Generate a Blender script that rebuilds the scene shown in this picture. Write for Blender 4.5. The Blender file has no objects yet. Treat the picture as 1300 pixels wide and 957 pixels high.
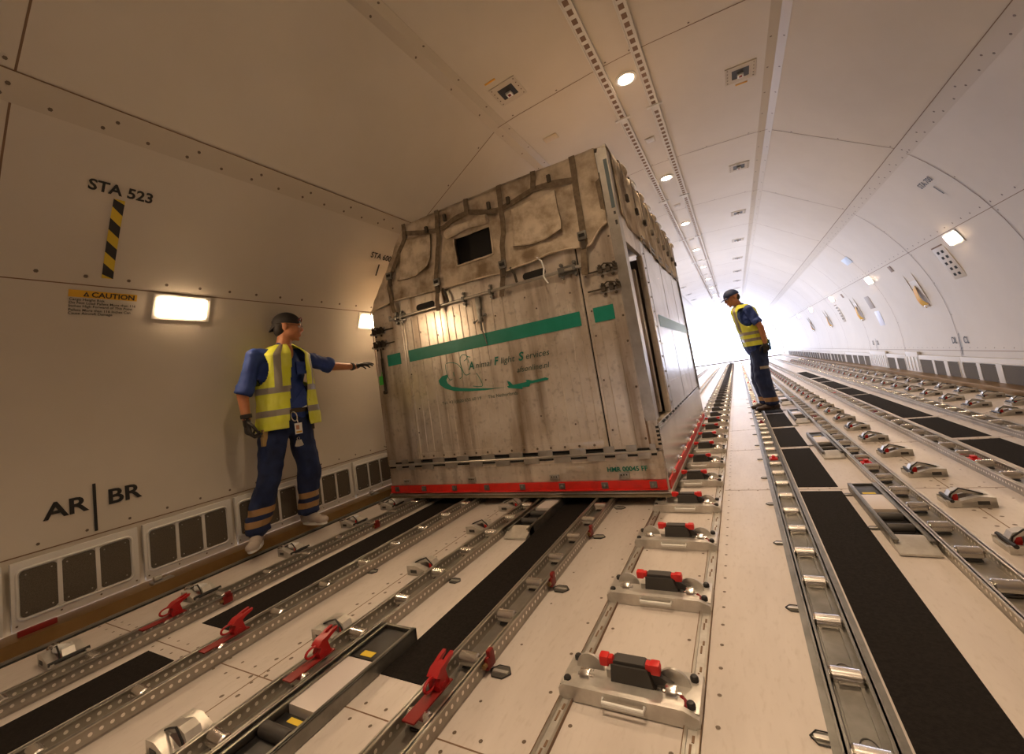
import bpy, bmesh, math, random
from mathutils import Vector, Matrix, noise
random.seed(7)
SC = bpy.context.scene
COL = SC.collection
PI = math.pi
CX = -0.415            # centreline of the hold
YB, YE = -5.0, 30.0    # rear bulkhead, end of deck

# ------------------------------------------------------------------ builder
class MB:
    def __init__(s): s.v = []; s.f = []; s.m = []
    def add(s, vs, fs, m=0):
        o = len(s.v); s.v += [tuple(v) for v in vs]
        for f in fs: s.f.append(tuple(o+i for i in f)); s.m.append(m)
    def box(s, x0, x1, y0, y1, z0, z1, m=0, ch=0.0, M=None):
        if ch <= 0:
            vs = [(x, y, z) for z in (z0, z1) for y in (y0, y1) for x in (x0, x1)]
            fs = [(0,2,3,1),(4,5,7,6),(0,1,5,4),(2,6,7,3),(0,4,6,2),(1,3,7,5)]
        else:
            bm = bmesh.new(); bmesh.ops.create_cube(bm, size=1)
            for v in bm.verts:
                v.co = Vector((x0 if v.co.x < 0 else x1, y0 if v.co.y < 0 else y1, z0 if v.co.z < 0 else z1))
            bmesh.ops.bevel(bm, geom=list(bm.edges), offset=ch, segments=2, profile=.7, affect='EDGES')
            bm.verts.index_update()
            vs = [tuple(v.co) for v in bm.verts]; fs = [tuple(v.index for v in f.verts) for f in bm.faces]; bm.free()
        if M is not None: vs = [tuple(M @ Vector(v)) for v in vs]
        s.add(vs, fs, m)
    def cyl(s, p, q, r0, r1=None, n=14, m=0, caps=True):
        r1 = r0 if r1 is None else r1
        p = Vector(p); q = Vector(q); d = (q-p).normalized()
        a = d.orthogonal().normalized(); b = d.cross(a)
        vs = []
        for c, r in ((p, r0), (q, r1)):
            for i in range(n):
                t = 2*PI*i/n; vs.append(c + (a*math.cos(t) + b*math.sin(t))*r)
        fs = [(i, (i+1) % n, n+(i+1) % n, n+i) for i in range(n)]
        if caps: fs += [tuple(range(n-1, -1, -1)), tuple(range(n, 2*n))]
        s.add(vs, fs, m)
    def rings(s, R, m=0, closed=True, caps=True):
        n = len(R[0]); vs = [p for r in R for p in r]; fs = []
        for k in range(len(R)-1):
            for i in range(n if closed else n-1):
                j = (i+1) % n; fs.append((k*n+i, k*n+j, (k+1)*n+j, (k+1)*n+i))
        if caps and closed: fs += [tuple(range(n-1, -1, -1)), tuple(range((len(R)-1)*n, len(R)*n))]
        s.add(vs, fs, m)
    def lathe(s, c, prof, axis=(0,0,1), n=18, m=0):
        c = Vector(c); d = Vector(axis).normalized(); a = d.orthogonal().normalized(); b = d.cross(a)
        s.rings([[c + d*h + (a*math.cos(2*PI*i/n) + b*math.sin(2*PI*i/n))*max(r, 1e-4) for i in range(n)] for r, h in prof], m)
    def tube(s, pts, r, n=8, m=0, flat=None):
        pts = [Vector(p) for p in pts]; R = []
        up = None
        for i, p in enumerate(pts):
            d = (pts[min(i+1, len(pts)-1)] - pts[max(i-1, 0)]).normalized()
            if up is None: up = d.orthogonal().normalized()
            up = (up - d*up.dot(d)).normalized(); b = d.cross(up)
            rr = r[i] if isinstance(r, (list, tuple)) else r
            R.append([p + (up*math.cos(2*PI*k/n) + b*math.sin(2*PI*k/n))*rr for k in range(n)])
        s.rings(R, m)
    def prism(s, poly, a, b, plane='xz', m=0):
        def P(u, v, w):
            return {'xz': (u, w, v), 'xy': (u, v, w), 'yz': (w, u, v)}[plane]
        n = len(poly)
        vs = [P(u, v, a) for u, v in poly] + [P(u, v, b) for u, v in poly]
        s.add(vs, [tuple(range(n-1, -1, -1)), tuple(range(n, 2*n))] + [(i, (i+1) % n, n+(i+1) % n, n+i) for i in range(n)], m)
    def sph(s, c, r, n=12, m=0, M=None):
        if not isinstance(r, (tuple, list)): r = (r, r, r)
        R = []
        for k in range(1, n//2+1):
            t = PI*k/(n//2+1); ring = []
            for i in range(n):
                p = Vector((r[0]*math.sin(t)*math.cos(2*PI*i/n), r[1]*math.sin(t)*math.sin(2*PI*i/n), r[2]*math.cos(t)))
                if M is not None: p = M @ p
                ring.append(Vector(c) + p)
            R.append(ring)
        s.rings(R, m)
    def ribbon(s, pts, w, t, nrm=(0,-1,0), m=0):
        # flat webbing strap following pts, width w, thickness t, facing nrm
        pts = [Vector(p) for p in pts]; R = []; N = Vector(nrm)
        for i, p in enumerate(pts):
            d = (pts[min(i+1, len(pts)-1)] - pts[max(i-1, 0)]).normalized()
            sd = d.cross(N).normalized(); n2 = sd.cross(d).normalized()
            if n2.dot(N) < 0: n2 = -n2
            R.append([p - sd*w/2, p + sd*w/2, p + sd*w/2 + n2*t, p - sd*w/2 + n2*t])
        s.rings(R, m)
    def build(s, name, mats, parent=None, off=(0,0,0), ang=35, kind=None):
        me = bpy.data.meshes.new(name)
        o3 = Vector(off)
        me.from_pydata([tuple(Vector(v)-o3) for v in s.v], [], s.f)
        if not isinstance(mats, (list, tuple)): mats = [mats]
        for m in mats: me.materials.append(m)
        me.polygons.foreach_set('material_index', s.m)
        bm = bmesh.new(); bm.from_mesh(me); bmesh.ops.recalc_face_normals(bm, faces=bm.faces); bm.to_mesh(me); bm.free()
        if ang:
            me.polygons.foreach_set('use_smooth', [True]*len(me.polygons))
            me.set_sharp_from_angle(angle=math.radians(ang))
        me.update()
        o = bpy.data.objects.new(name, me); COL.objects.link(o)
        if parent is not None: o.parent = parent
        if kind: o['kind'] = kind
        return o

def tag(o, label=None, cat=None, group=None):
    if label: o['label'] = label
    if cat: o['category'] = cat
    if group: o['group'] = group
    return o
def thing(name, label, cat, loc=(0,0,0), rz=0, group=None):
    o = bpy.data.objects.new(name, None); COL.objects.link(o); o.empty_display_size = .05
    o.location = loc; o.rotation_euler = (0, 0, rz)
    return tag(o, label, cat, group)
def dup(root, loc, label, rz=None, skip=()):
    r = root.copy(); COL.objects.link(r); r.location = loc; r['label'] = label
    if rz is not None: r.rotation_euler = (0, 0, rz)
    for ch in list(root.children):
        if ch.name.split('.')[0] in skip: continue
        c = ch.copy(); COL.objects.link(c); c.parent = r
        for g in ch.children:
            d = g.copy(); COL.objects.link(d); d.parent = c
    return r
_ONES = 'zeroth first second third fourth fifth sixth seventh eighth ninth tenth eleventh twelfth thirteenth fourteenth fifteenth sixteenth seventeenth eighteenth nineteenth'.split()
def nth(i):
    if i < 20: return _ONES[i]
    t = ['', '', 'twent', 'thirt', 'fort', 'fift', 'sixt', 'sevent', 'eight', 'ninet'][i//10]
    return t+'ieth' if i % 10 == 0 else t+'y-'+_ONES[i % 10]

# ------------------------------------------------------------------ materials
def nd(nt, t, **k):
    n = nt.nodes.new(t)
    for a, b in k.items(): setattr(n, a, b)
    return n
def mat(name, col, rough=.5, metal=0, col2=None, scale=4, bump=0, bscale=40, emis=None, es=0, stretch=None, detail=4, lo=.35, hi=.65, coat=0):
    m = bpy.data.materials.new(name); m.use_nodes = True; nt = m.node_tree
    b = nt.nodes['Principled BSDF']
    b.inputs['Base Color'].default_value = (*col, 1); b.inputs['Roughness'].default_value = rough; b.inputs['Metallic'].default_value = metal
    if coat: b.inputs['Coat Weight'].default_value = coat
    if emis:
        b.inputs['Emission Color'].default_value = (*emis, 1); b.inputs['Emission Strength'].default_value = es
    if col2 is not None or bump:
        tc = nd(nt, 'ShaderNodeTexCoord'); mp = nd(nt, 'ShaderNodeMapping')
        nt.links.new(tc.outputs['Object'], mp.inputs['Vector'])
        if stretch: mp.inputs['Scale'].default_value = stretch
    if col2 is not None:
        nz = nd(nt, 'ShaderNodeTexNoise'); nz.inputs['Scale'].default_value = scale; nz.inputs['Detail'].default_value = detail; nz.inputs['Roughness'].default_value = .6
        nt.links.new(mp.outputs['Vector'], nz.inputs['Vector'])
        cr = nd(nt, 'ShaderNodeValToRGB')
        cr.color_ramp.elements[0].position = lo; cr.color_ramp.elements[0].color = (*col, 1)
        cr.color_ramp.elements[1].position = hi; cr.color_ramp.elements[1].color = (*col2, 1)
        nt.links.new(nz.outputs['Fac'], cr.inputs['Fac']); nt.links.new(cr.outputs['Color'], b.inputs['Base Color'])
        m['_ramp'] = cr.name
    if bump:
        n2 = nd(nt, 'ShaderNodeTexNoise'); n2.inputs['Scale'].default_value = bscale; n2.inputs['Detail'].default_value = 3
        nt.links.new(mp.outputs['Vector'], n2.inputs['Vector'])
        bp = nd(nt, 'ShaderNodeBump'); bp.inputs['Strength'].default_value = bump; bp.inputs['Distance'].default_value = .004
        nt.links.new(n2.outputs['Fac'], bp.inputs['Height']); nt.links.new(bp.outputs['Normal'], b.inputs['Normal'])
    return m

M_lining = mat('lining', (.58,.525,.44), .42, col2=(.62,.565,.48), scale=1.2)
M_seam = mat('seam_line', (.20,.12,.07), .7)
M_strip = mat('cover_strip', (.54,.48,.39), .45)
M_rivet = mat('rivet', (.16,.12,.09), .5, .3)
M_lightpaint = mat('pale_paint', (.68,.66,.62), .45)
M_sill = mat('bronze_anodised', (.23,.13,.045), .38, .6, col2=(.30,.19,.08), scale=3)
M_alu = mat('aluminium', (.60,.57,.52), .33, .85, col2=(.46,.43,.38), scale=9)
M_alud = mat('dull_aluminium', (.27,.26,.235), .38, .75, col2=(.19,.18,.16), scale=12)
M_steel = mat('polished_steel', (.90,.87,.84), .24, 1.0)
M_cast = mat('cast_grey', (.66,.635,.59), .36, .6, col2=(.54,.51,.47), scale=20)
M_black = mat('black_plastic', (.015,.014,.014), .4)
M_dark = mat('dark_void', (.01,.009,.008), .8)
M_dgrey = mat('dark_grey_rubber', (.05,.045,.042), .55)
M_red = mat('red_paint', (.62,.012,.008), .38)
M_stopred = mat('stop_red', (.36,.006,.008), .35)
M_darkred = mat('dark_red', (.22,.012,.010), .45)
M_pink = mat('pale_plate', (.62,.56,.54), .35)
M_yel = mat('yellow_label', (.75,.55,.03), .5)
M_orange = mat('orange_strap', (.80,.36,.03), .55, col2=(.65,.42,.06), scale=14)
M_white = mat('white_plastic', (.80,.80,.78), .35)
M_grille = mat('vent_mesh', (.145,.125,.10), .65, .2, col2=(.11,.095,.075), scale=300, detail=0)
M_text = mat('black_lettering', (.012,.011,.010), .5)
M_cau = mat('caution_yellow', (.72,.40,.02), .45)
M_green = mat('green_paint', (.0,.20,.13), .42, col2=(.01,.24,.17), scale=8)
M_greend = mat('green_lettering', (.0,.17,.12), .45)

# floor panels: off-white, scuffed, satin
def floor_mat():
    m = mat('floor_panel', (.565,.505,.46), .27, 0, col2=(.64,.58,.535), scale=2.0, stretch=(3,.6,1))
    nt = m.node_tree; b = nt.nodes['Principled BSDF']
    tc = nd(nt, 'ShaderNodeTexCoord'); mp = nd(nt, 'ShaderNodeMapping'); mp.inputs['Scale'].default_value = (30, 9, 1)
    nz = nd(nt, 'ShaderNodeTexNoise'); nz.inputs['Scale'].default_value = 2.4; nz.inputs['Detail'].default_value = 6
    nt.links.new(tc.outputs['Object'], mp.inputs['Vector']); nt.links.new(mp.outputs['Vector'], nz.inputs['Vector'])
    mr = nd(nt, 'ShaderNodeMapRange'); mr.inputs['From Min'].default_value = .55; mr.inputs['From Max'].default_value = .75; mr.inputs['To Max'].default_value = .28
    nt.links.new(nz.outputs['Fac'], mr.inputs['Value'])
    mix = nd(nt, 'ShaderNodeMixRGB'); mix.inputs['Color2'].default_value = (.36,.29,.23,1)
    src = nt.nodes[m['_ramp']].outputs['Color']
    nt.links.new(src, mix.inputs['Color1']); nt.links.new(mr.outputs['Result'], mix.inputs['Fac'])
    nt.links.new(mix.outputs['Color'], b.inputs['Base Color'])
    rr = nd(nt, 'ShaderNodeMapRange'); rr.inputs['To Min'].default_value = .24; rr.inputs['To Max'].default_value = .46
    nt.links.new(nz.outputs['Fac'], rr.inputs['Value']); nt.links.new(rr.outputs['Result'], b.inputs['Roughness'])
    return m
M_floor = floor_mat()
M_mat = mat('grit_mat', (.011,.009,.008), .85, 0, col2=(.019,.016,.014), scale=90, bump=.5, bscale=500)

for _m in (M_mat, M_grille): _m.node_tree.nodes['Principled BSDF'].inputs['Specular IOR Level'].default_value = .12
# perforated rail wall: light holes in an aluminium web
def perf_mat():
    m = mat('perforated_rail', (.44,.41,.36), .36, .7, col2=(.32,.29,.25), scale=9)
    nt = m.node_tree; b = nt.nodes['Principled BSDF']
    tc = nd(nt, 'ShaderNodeTexCoord'); sp = nd(nt, 'ShaderNodeSeparateXYZ'); nt.links.new(tc.outputs['Object'], sp.inputs[0])
    def ma(op, a, b2=None):
        n = nd(nt, 'ShaderNodeMath', operation=op)
        for i, x in enumerate((a, b2)):
            if x is None: continue
            if isinstance(x, (int, float)): n.inputs[i].default_value = x
            else: nt.links.new(x, n.inputs[i])
        return n.outputs[0]
    p = .026
    fy = ma('MULTIPLY', ma('SUBTRACT', ma('FRACT', ma('DIVIDE', sp.outputs['Y'], p)), .5), p)
    fz = ma('SUBTRACT', sp.outputs['Z'], .027)
    d = ma('SQRT', ma('ADD', ma('MULTIPLY', fy, fy), ma('MULTIPLY', fz, fz)))
    k = ma('LESS_THAN', d, .0056)
    mix = nd(nt, 'ShaderNodeMixRGB'); mix.inputs['Color2'].default_value = (.95,.90,.84,1)
    nt.links.new(nt.nodes[m['_ramp']].outputs['Color'], mix.inputs['Color1']); nt.links.new(k, mix.inputs['Fac'])
    nt.links.new(mix.outputs['Color'], b.inputs['Base Color'])
    return m
M_perf = perf_mat()

# stained brushed sheet metal of the stall
def sheet_mat(name='stall_sheet'):
    m = mat(name, (.86,.79,.70), .28, .55, col2=(.62,.53,.43), scale=2.6, lo=.36, hi=.66, detail=8, bump=.35, bscale=7)
    nt = m.node_tree; b = nt.nodes['Principled BSDF']
    tc = nd(nt, 'ShaderNodeTexCoord'); mp = nd(nt, 'ShaderNodeMapping'); mp.inputs['Scale'].default_value = (9, 9, .8)
    nz = nd(nt, 'ShaderNodeTexNoise'); nz.inputs['Scale'].default_value = .9; nz.inputs['Detail'].default_value = 5
    nt.links.new(tc.outputs['Object'], mp.inputs['Vector']); nt.links.new(mp.outputs['Vector'], nz.inputs['Vector'])
    mr = nd(nt, 'ShaderNodeMapRange'); mr.inputs['From Min'].default_value = .50; mr.inputs['From Max'].default_value = .72; mr.inputs['To Max'].default_value = .85
    nt.links.new(nz.outputs['Fac'], mr.inputs['Value'])
    mix = nd(nt, 'ShaderNodeMixRGB'); mix.inputs['Color2'].default_value = (.25,.17,.10,1)
    nt.links.new(nt.nodes[m['_ramp']].outputs['Color'], mix.inputs['Color1']); nt.links.new(mr.outputs['Result'], mix.inputs['Fac'])
    n3 = nd(nt, 'ShaderNodeTexNoise'); n3.inputs['Scale'].default_value = 30; n3.inputs['Detail'].default_value = 6
    nt.links.new(tc.outputs['Object'], n3.inputs['Vector'])
    m2 = nd(nt, 'ShaderNodeMapRange'); m2.inputs['From Min'].default_value = .56; m2.inputs['From Max'].default_value = .72; m2.inputs['To Max'].default_value = .35
    nt.links.new(n3.outputs['Fac'], m2.inputs['Value'])
    mx2 = nd(nt, 'ShaderNodeMixRGB'); mx2.inputs['Color2'].default_value = (.20,.15,.11,1)
    nt.links.new(mix.outputs['Color'], mx2.inputs['Color1']); nt.links.new(m2.outputs['Result'], mx2.inputs['Fac'])
    nt.links.new(mx2.outputs['Color'], b.inputs['Base Color'])
    return m
M_sheet = sheet_mat()
M_side = mat('stall_side_sheet', (.74,.72,.70), .24, .9, col2=(.55,.52,.49), scale=3.5, detail=7, bump=.2, bscale=14)
M_canvas = mat('dirty_canvas', (.57,.475,.36), .85, 0, col2=(.20,.14,.085), scale=5, detail=9, bump=.8, bscale=30, lo=.42, hi=.66)
M_canvas2 = mat('flap_canvas', (.66,.56,.43), .85, 0, col2=(.33,.25,.165), scale=8, detail=9, bump=.5, bscale=60, lo=.42, hi=.68)
M_web = mat('webbing', (.20,.15,.095), .8, 0, col2=(.115,.08,.05), scale=30, bump=.4, bscale=200)
M_webd = mat('dark_webbing', (.06,.045,.03), .75)
M_redrail = mat('red_rail', (.66,.022,.012), .42, 0, col2=(.42,.02,.01), scale=12, lo=.5, hi=.8)
M_pallet = mat('pallet_edge', (.33,.27,.18), .45, .5, col2=(.25,.20,.12), scale=6)

# ------------------------------------------------------------------ lining profile
PR = [(0,3.41),(.17,3.41),(1.17,3.35),(2.136,2.59)]
for i in range(1, 15):
    a = math.radians(43.09)*(1-i/14) + math.radians(-10.5)*(i/14)
    PR.append((2.925*math.cos(a), .59+2.925*math.sin(a)))
ARC = [0]
for (x0, z0), (x1, z1) in zip(PR, PR[1:]): ARC.append(ARC[-1] + math.hypot(x1-x0, z1-z0))
def at_arc(t, off=0):
    """point (x',z) at arc length t from the crown, pushed off inwards"""
    t = max(0, min(t, ARC[-1]-1e-6))
    for k in range(len(PR)-1):
        if t <= ARC[k+1]:
            w = (t-ARC[k])/(ARC[k+1]-ARC[k]); (x0, z0), (x1, z1) = PR[k], PR[k+1]
            tx, tz = (x1-x0), (z1-z0); L = math.hypot(tx, tz)
            return x0+(x1-x0)*w + tz/L*off, z0+(z1-z0)*w - tx/L*off
def arc_of_z(z):
    lo, hi = ARC[1], ARC[-1]
    for _ in range(40):
        mid = (lo+hi)/2
        if at_arc(mid)[1] > z: lo = mid
        else: hi = mid
    return lo
def skin(side, y, t, off=0):
    x, z = at_arc(t, off); return (CX + side*x, y, z)
tA, tB = ARC[2], ARC[3]

def panel(mb, t0, t1, y0, y1, side, m=0, off=0.0, th=.004, n=None):
    ks = [t0] + [a for a in ARC if t0 < a < t1] + [t1]
    a = [[skin(side, y, t, off) for t in ks] for y in (y0, y1)]
    b = [[skin(side, y, t, off-th) for t in ks] for y in (y0, y1)]
    nn = len(ks)
    vs = a[0]+a[1]+b[0]+b[1]; fs = []
    for i in range(nn-1):
        fs += [(i, i+1, nn+i+1, nn+i), (2*nn+i, 3*nn+i, 3*nn+i+1, 2*nn+i+1), (i, 2*nn+i, 2*nn+i+1, i+1), (nn+i, nn+i+1, 3*nn+i+1, 3*nn+i)]
    fs += [(0, nn, 3*nn, 2*nn), (nn-1, 3*nn-1, 4*nn-1, 2*nn-1)]
    mb.add(vs, fs, m)
def dot(mb, side, y, t, r=.0095, m=2, off=.0045):
    c = [skin(side, y+r*math.cos(k*PI/3), t+r*math.sin(k*PI/3), off) for k in range(6)]
    mb.add(c, [tuple(range(6))], m)

DOOR = (9.9, 14.6)
def ring_ys(side):
    base = [-3.7, -1.6, .53, 3.39, 5.58, 7.65, 9.65, 11.7, 13.7, 15.7, 17.7, 19.7, 21.7, 23.7, 25.7, 27.7]
    return base
def lining(name, side_parts, t0, t1):
    mb = MB()
    for side in side_parts:
        ys = [YB, DOOR[0]] + [DOOR[1], YE]
        if side == -1 and t0 >= tB: segs = [(YB, DOOR[0]), (DOOR[1], YE)]
        else: segs = [(YB, YE)]
        for (a, b) in segs:
            n = int((b-a)/1.0)+1
            for k in range(n):
                panel(mb, t0, t1, a+(b-a)*k/n, a+(b-a)*(k+1)/n, side, 0, 0, .03)
        for i, ry in enumerate(ring_ys(side)):
            if side == -1 and t0 >= tB and DOOR[0] < ry < DOOR[1]: continue
            # thin dark joint with fasteners; drifts slightly with height as the frames do
            lo = t0; nseg = 10
            for k in range(nseg):
                if i > 2:
                    u0 = t0+(t1-t0)*k/nseg; u1 = t0+(t1-t0)*(k+1)/nseg
                    e0, e1 = [(-.22*max(0, q_-tA)/(tB-tA) if q_ < tB else -.22) for q_ in (u0, u1)]
                    mb.add([skin(side, ry+e0-.004, u0, .0013), skin(side, ry+e0+.004, u0, .0013), skin(side, ry+e1+.004, u1, .0013), skin(side, ry+e1-.004, u1, .0013)], [(0,1,2,3)], 1)
                    continue
                u0 = t0+(t1-t0)*k/nseg; u1 = t0+(t1-t0)*(k+1)/nseg
                d0 = -.22*max(0, u0-tA)/(tB-tA) if u0 < tB else -.22; d1 = -.22*max(0, u1-tA)/(tB-tA) if u1 < tB else -.22
                yy = ry + (d0+d1)/2*(1 if i > 2 else 0)
                panel(mb, u0, u1, yy-.004, yy+.004, side, 1, .0012, .001)
            if t0 < tB or ry > -2:
                q = t0+.1
                while q < t1-.05:
                    dd = (-.22*max(0, q-tA)/(tB-tA) if q < tB else -.22)*(1 if i > 2 else 0)
                    dot(mb, side, ry+dd-.035, q, .009); q += .45
    # long cover strips with staggered double fasteners
    if t0 < tA < t1:
        for side in side_parts:
            panel(mb, tA-.075, tA+.075, YB, YE, side, 3, .003, .003)
            y = YB+.1
            while y < 20:
                dot(mb, side, y, tA-.05); dot(mb, side, y+.01, tA+.05); y += .42
    return mb
ceil_mb = MB()
cm = lining('ceiling', (-1, 1), 0, tB)
ceiling = cm.build('ceiling', [M_lining, M_seam, M_rivet, M_strip]); ceiling['kind'] = 'structure'
tC = arc_of_z(1.80)
tG = arc_of_z(.405)
for side, nm in ((-1, 'wall_left'), (1, 'wall_right')):
    mb = lining(nm, (side,), tB, ARC[-1])
    segs = [(YB, DOOR[0]), (DOOR[1], YE)] if side == -1 else [(YB, YE)]
    for a, b in segs:
        panel(mb, tB-.01, tB+.13, a, b, side, 3, .003, .003)
        panel(mb, tB-.014, tB-.008, a, b, side, 1, .0036, .001)
        panel(mb, tC-.003, tC+.003, a, b, side, 1, .0015, .001)
        panel(mb, tG-.012, tG-.006, a, b, side, 1, .0015, .001)
    y = YB+.1; k = 0
    while y < 20:
        if side == 1 or y < DOOR[0]-.1 or y > DOOR[1]+.1:
            dot(mb, side, y, tB+.10)
            if k % 2: dot(mb, side, y+.05, tB+.05)
            dot(mb, side, y+.03, tC-.05, .010); dot(mb, side, y+.06, tG-.045, .008)
        y += .185; k += 1
    o = mb.build(nm, [M_lining, M_seam, M_rivet, M_strip]); o['kind'] = 'structure'
# rear bulkhead, well behind the camera
mb = MB()
outl = [(CX+x, z) for x, z in PR] ; outl += [(CX-x, z) for x, z in reversed(PR[1:])]
mb.prism(outl, YB-.05, YB, 'xz')
o = mb.build('wall_rear', M_lining, ang=0); o['kind'] = 'structure'

# floor
mb = MB()
FX0, FX1 = CX-2.87, CX+2.87
mb.box(FX0, FX1, YB, YE, -.06, 0, 0)
def fseam(x0, x1, y0, y1): mb.box(min(x0,x1), max(x0,x1), min(y0,y1), max(y0,y1), .0, .0006, 1)
def fdot(x, y, r=.006):
    mb.add([(x+r*math.cos(k*PI/4), y+r*math.sin(k*PI/4), .0009) for k in range(8)], [tuple(range(8))], 2)
for y in (.876,): fseam(FX0, -.65, y-.002, y+.002)
for y in [3.01, 4.155, 5.145, 7.235, 8.2, 10.3, 11.4, 13.5, 15.6, 17.7, 20, 22, 24, 26, 28]:
    fseam(-.23, FX1, y-.002, y+.002)
    if y > 6: fseam(FX0, -.65, y-.002, y+.002)
    for k in range(26):
        fdot(-.2+k*.105, y+.016); 
        if y < 6: fdot(-.2+k*.105+.05, y-.016)
for k in range(28):
    fdot(-3.05+k*.085, .876+.03); fdot(-3.05+k*.085, .876-.03)
for x in (-1.70, .835):
    fseam(x-.002, x+.002, YB, YE)
    y = .2
    while y < 9: fdot(x-.03, y, .008); fdot(x+.03, y+.02, .008); y += .095
for x, p in ((-.205, .105), (-.30, .21), (-.55, .21), (-.645, .17)):
    y = .6
    while y < 12: fdot(x, y, .006); y += p
for x in (-2.17, -.83, 1.0, 1.53):
    y = .5
    while y < 8: fdot(x, y, .005); y += .26
fl = mb.build('floor', [M_floor, M_seam, M_rivet], ang=0); fl['kind'] = 'structure'

# foot sills along both walls
for side, nm in ((-1, 'baseboard_left'), (1, 'baseboard_right')):
    mb = MB()
    a, b = CX+side*2.70, CX+side*2.75
    x0, x1 = sorted((CX+side*2.705, CX+side*2.862))
    segs = [(YB, YE)] if side == 1 else [(YB, DOOR[0]), (DOOR[1], YE)]
    for y0, y1 in segs:
        mb.box(x0, x1, y0, y1, .0, .072, 0, .004)
        u0, u1 = sorted((CX+side*2.688, CX+side*2.706))
        mb.box(u0, u1, y0, y1, .0, .012, 1)
        w0, w1 = sorted((CX+side*2.660, CX+side*2.687)); mb.box(w0, w1, y0, y1, 0, .0015, 2)
    o = mb.build(nm, [M_sill, M_alu, M_dark]); o['kind'] = 'structure'

# perforated cargo-net rails in the ceiling
for n, x in enumerate((-.58, -.265)):
    mb = MB()
    mb.box(x-.032, x+.032, YB, YE, 3.383, 3.409, 0, 0)
    mb.box(x-.040, x-.032, YB, YE, 3.376, 3.409, 0)
    mb.box(x+.032, x+.040, YB, YE, 3.376, 3.409, 0)
    y = 0
    while y < 22:
        if abs((y-4.2) % 2.72) > .1: mb.box(x-.019, x+.019, y, y+.052, 3.3815, 3.384, 1)
        y += .092
    k = 4.22-2.72*3
    while k < YE:
        mb.box(x-.075, x+.075, k-.016, k+.016, 3.374, 3.384, 0); k += 2.72
    o = mb.build('trim_%d' % (n+1), [M_lightpaint, M_seam], ang=0); o['kind'] = 'structure'
# door surround in the left wall far behind the stall, and the end frame
mb = MB()
for y0, y1 in ((DOOR[0]-.08, DOOR[0]), (DOOR[1], DOOR[1]+.08)):
    panel(mb, tB, ARC[-1], y0, y1, -1, 0, .03, .10)
panel(mb, tB-.08, tB, DOOR[0]-.08, DOOR[1]+.08, -1, 0, .03, .1)
o = mb.build('trim_3', M_lightpaint); o['kind'] = 'structure'
mb = MB()
for s in (-1, 1): panel(mb, 0, ARC[-1], YE-.10, YE, s, 0, .04, .05)
o = mb.build('trim_4', M_lightpaint); o['kind'] = 'structure'
mb = MB(); mb.box(CX-2.87, CX+2.87, YE-.12, YE, 0, .07, 0)
o = mb.build('trim_5', M_seam); o['kind'] = 'structure'

# ------------------------------------------------------------------ ceiling lights
WARM = (1.0, .72, .46)
M_lens = mat('lamp_lens', (1,1,1), .4, emis=WARM, es=40)
M_lensw = mat('wall_lamp_lens', (1,1,1), .4, emis=(1.0,.70,.42), es=75)
t = thing('ceiling_downlight', '', 'light', (CX, 3.67, 3.41), group='round downlights along the ceiling centreline')
mb = MB(); mb.lathe((0,0,0), [(.092,0),(.092,-.010),(.070,-.014),(.066,-.004)], n=28); mb.build('bezel', M_white, t)
mb = MB(); mb.lathe((0,0,0), [(.001,-.006),(.066,-.006),(.066,-.010),(.050,-.019),(.001,-.024)], n=28); mb.build('lens', M_lens, t)
def spot(x, y, z, e, ang=128):
    l = bpy.data.lights.new('downlight_beam', 'SPOT'); l.energy = e; l.color = WARM; l.spot_size = math.radians(ang); l.spot_blend = 1; l.shadow_soft_size = .07
    o = bpy.data.objects.new('downlight_beam', l); COL.objects.link(o); o.location = (x, y, z)
ys = [3.67+2.44*k for k in range(-2, 10)]
vis = 0
for y in ys:
    spot(CX, y, 3.375, 185)
    lab = 'round warm ceiling downlight %s'
    if y < 3: l = 'round warm ceiling downlight overhead, out of the frame near the camera'
    else:
        vis += 1; l = 'glowing round ceiling downlight between the two slotted rails, %s from the camera' % nth(vis)
    if abs(y-3.67) < .01: t['label'] = l
    else: dup(t, (CX, y, 3.41), l)

# rectangular wall lights
def on_wall(side, y, z, lx, lz):
    """matrix of a frame lying on the lining: local x runs to the reader's right, local y up the wall, local z into the room"""
    tt = arc_of_z(z); p = Vector(skin(side, y, tt, .0)); q = Vector(skin(side, y, tt-.02, .0))
    up = (q-p).normalized(); right = Vector((0, -side, 0)); n = right.cross(up)
    m = Matrix((right, up, n)).transposed().to_4x4(); m.translation = p
    return m
def wall_thing(name, label, cat, side, y, z, group=None):
    o = bpy.data.objects.new(name, None); COL.objects.link(o); o.empty_display_size = .05
    o.matrix_world = on_wall(side, y, z, 0, 0)
    return tag(o, label, cat, group)
def wall_light(side, y, label, z=1.715):
    t = wall_thing('wall_light', label, 'light', side, y, z, 'rectangular lights in the side walls')
    mb = MB()
    mb.box(-.160, .160, -.082, .082, 0.001, .008, 0, .002); mb.build('frame', M_lightpaint, t)
    mb = MB(); mb.box(-.132, .132, -.058, .058, .008, .016, 0, .003); mb.build('lens', M_lensw, t)
wall_light(-1, 1.335, 'glowing rectangular wall light right of the yellow caution label')
wall_light(-1, 2.93, 'wall light glowing beside the upper left edge of the stall')
for k, y in enumerate((6.27, 9.52, 12.8, 16.1, 19.0, 22.3)):
    wall_light(1, y, 'bright rectangular light in the right wall, %s from the camera' % nth(k+1))
wall_light(-1, 7.0, 'wall light in the left wall hidden beyond the stall')

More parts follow.
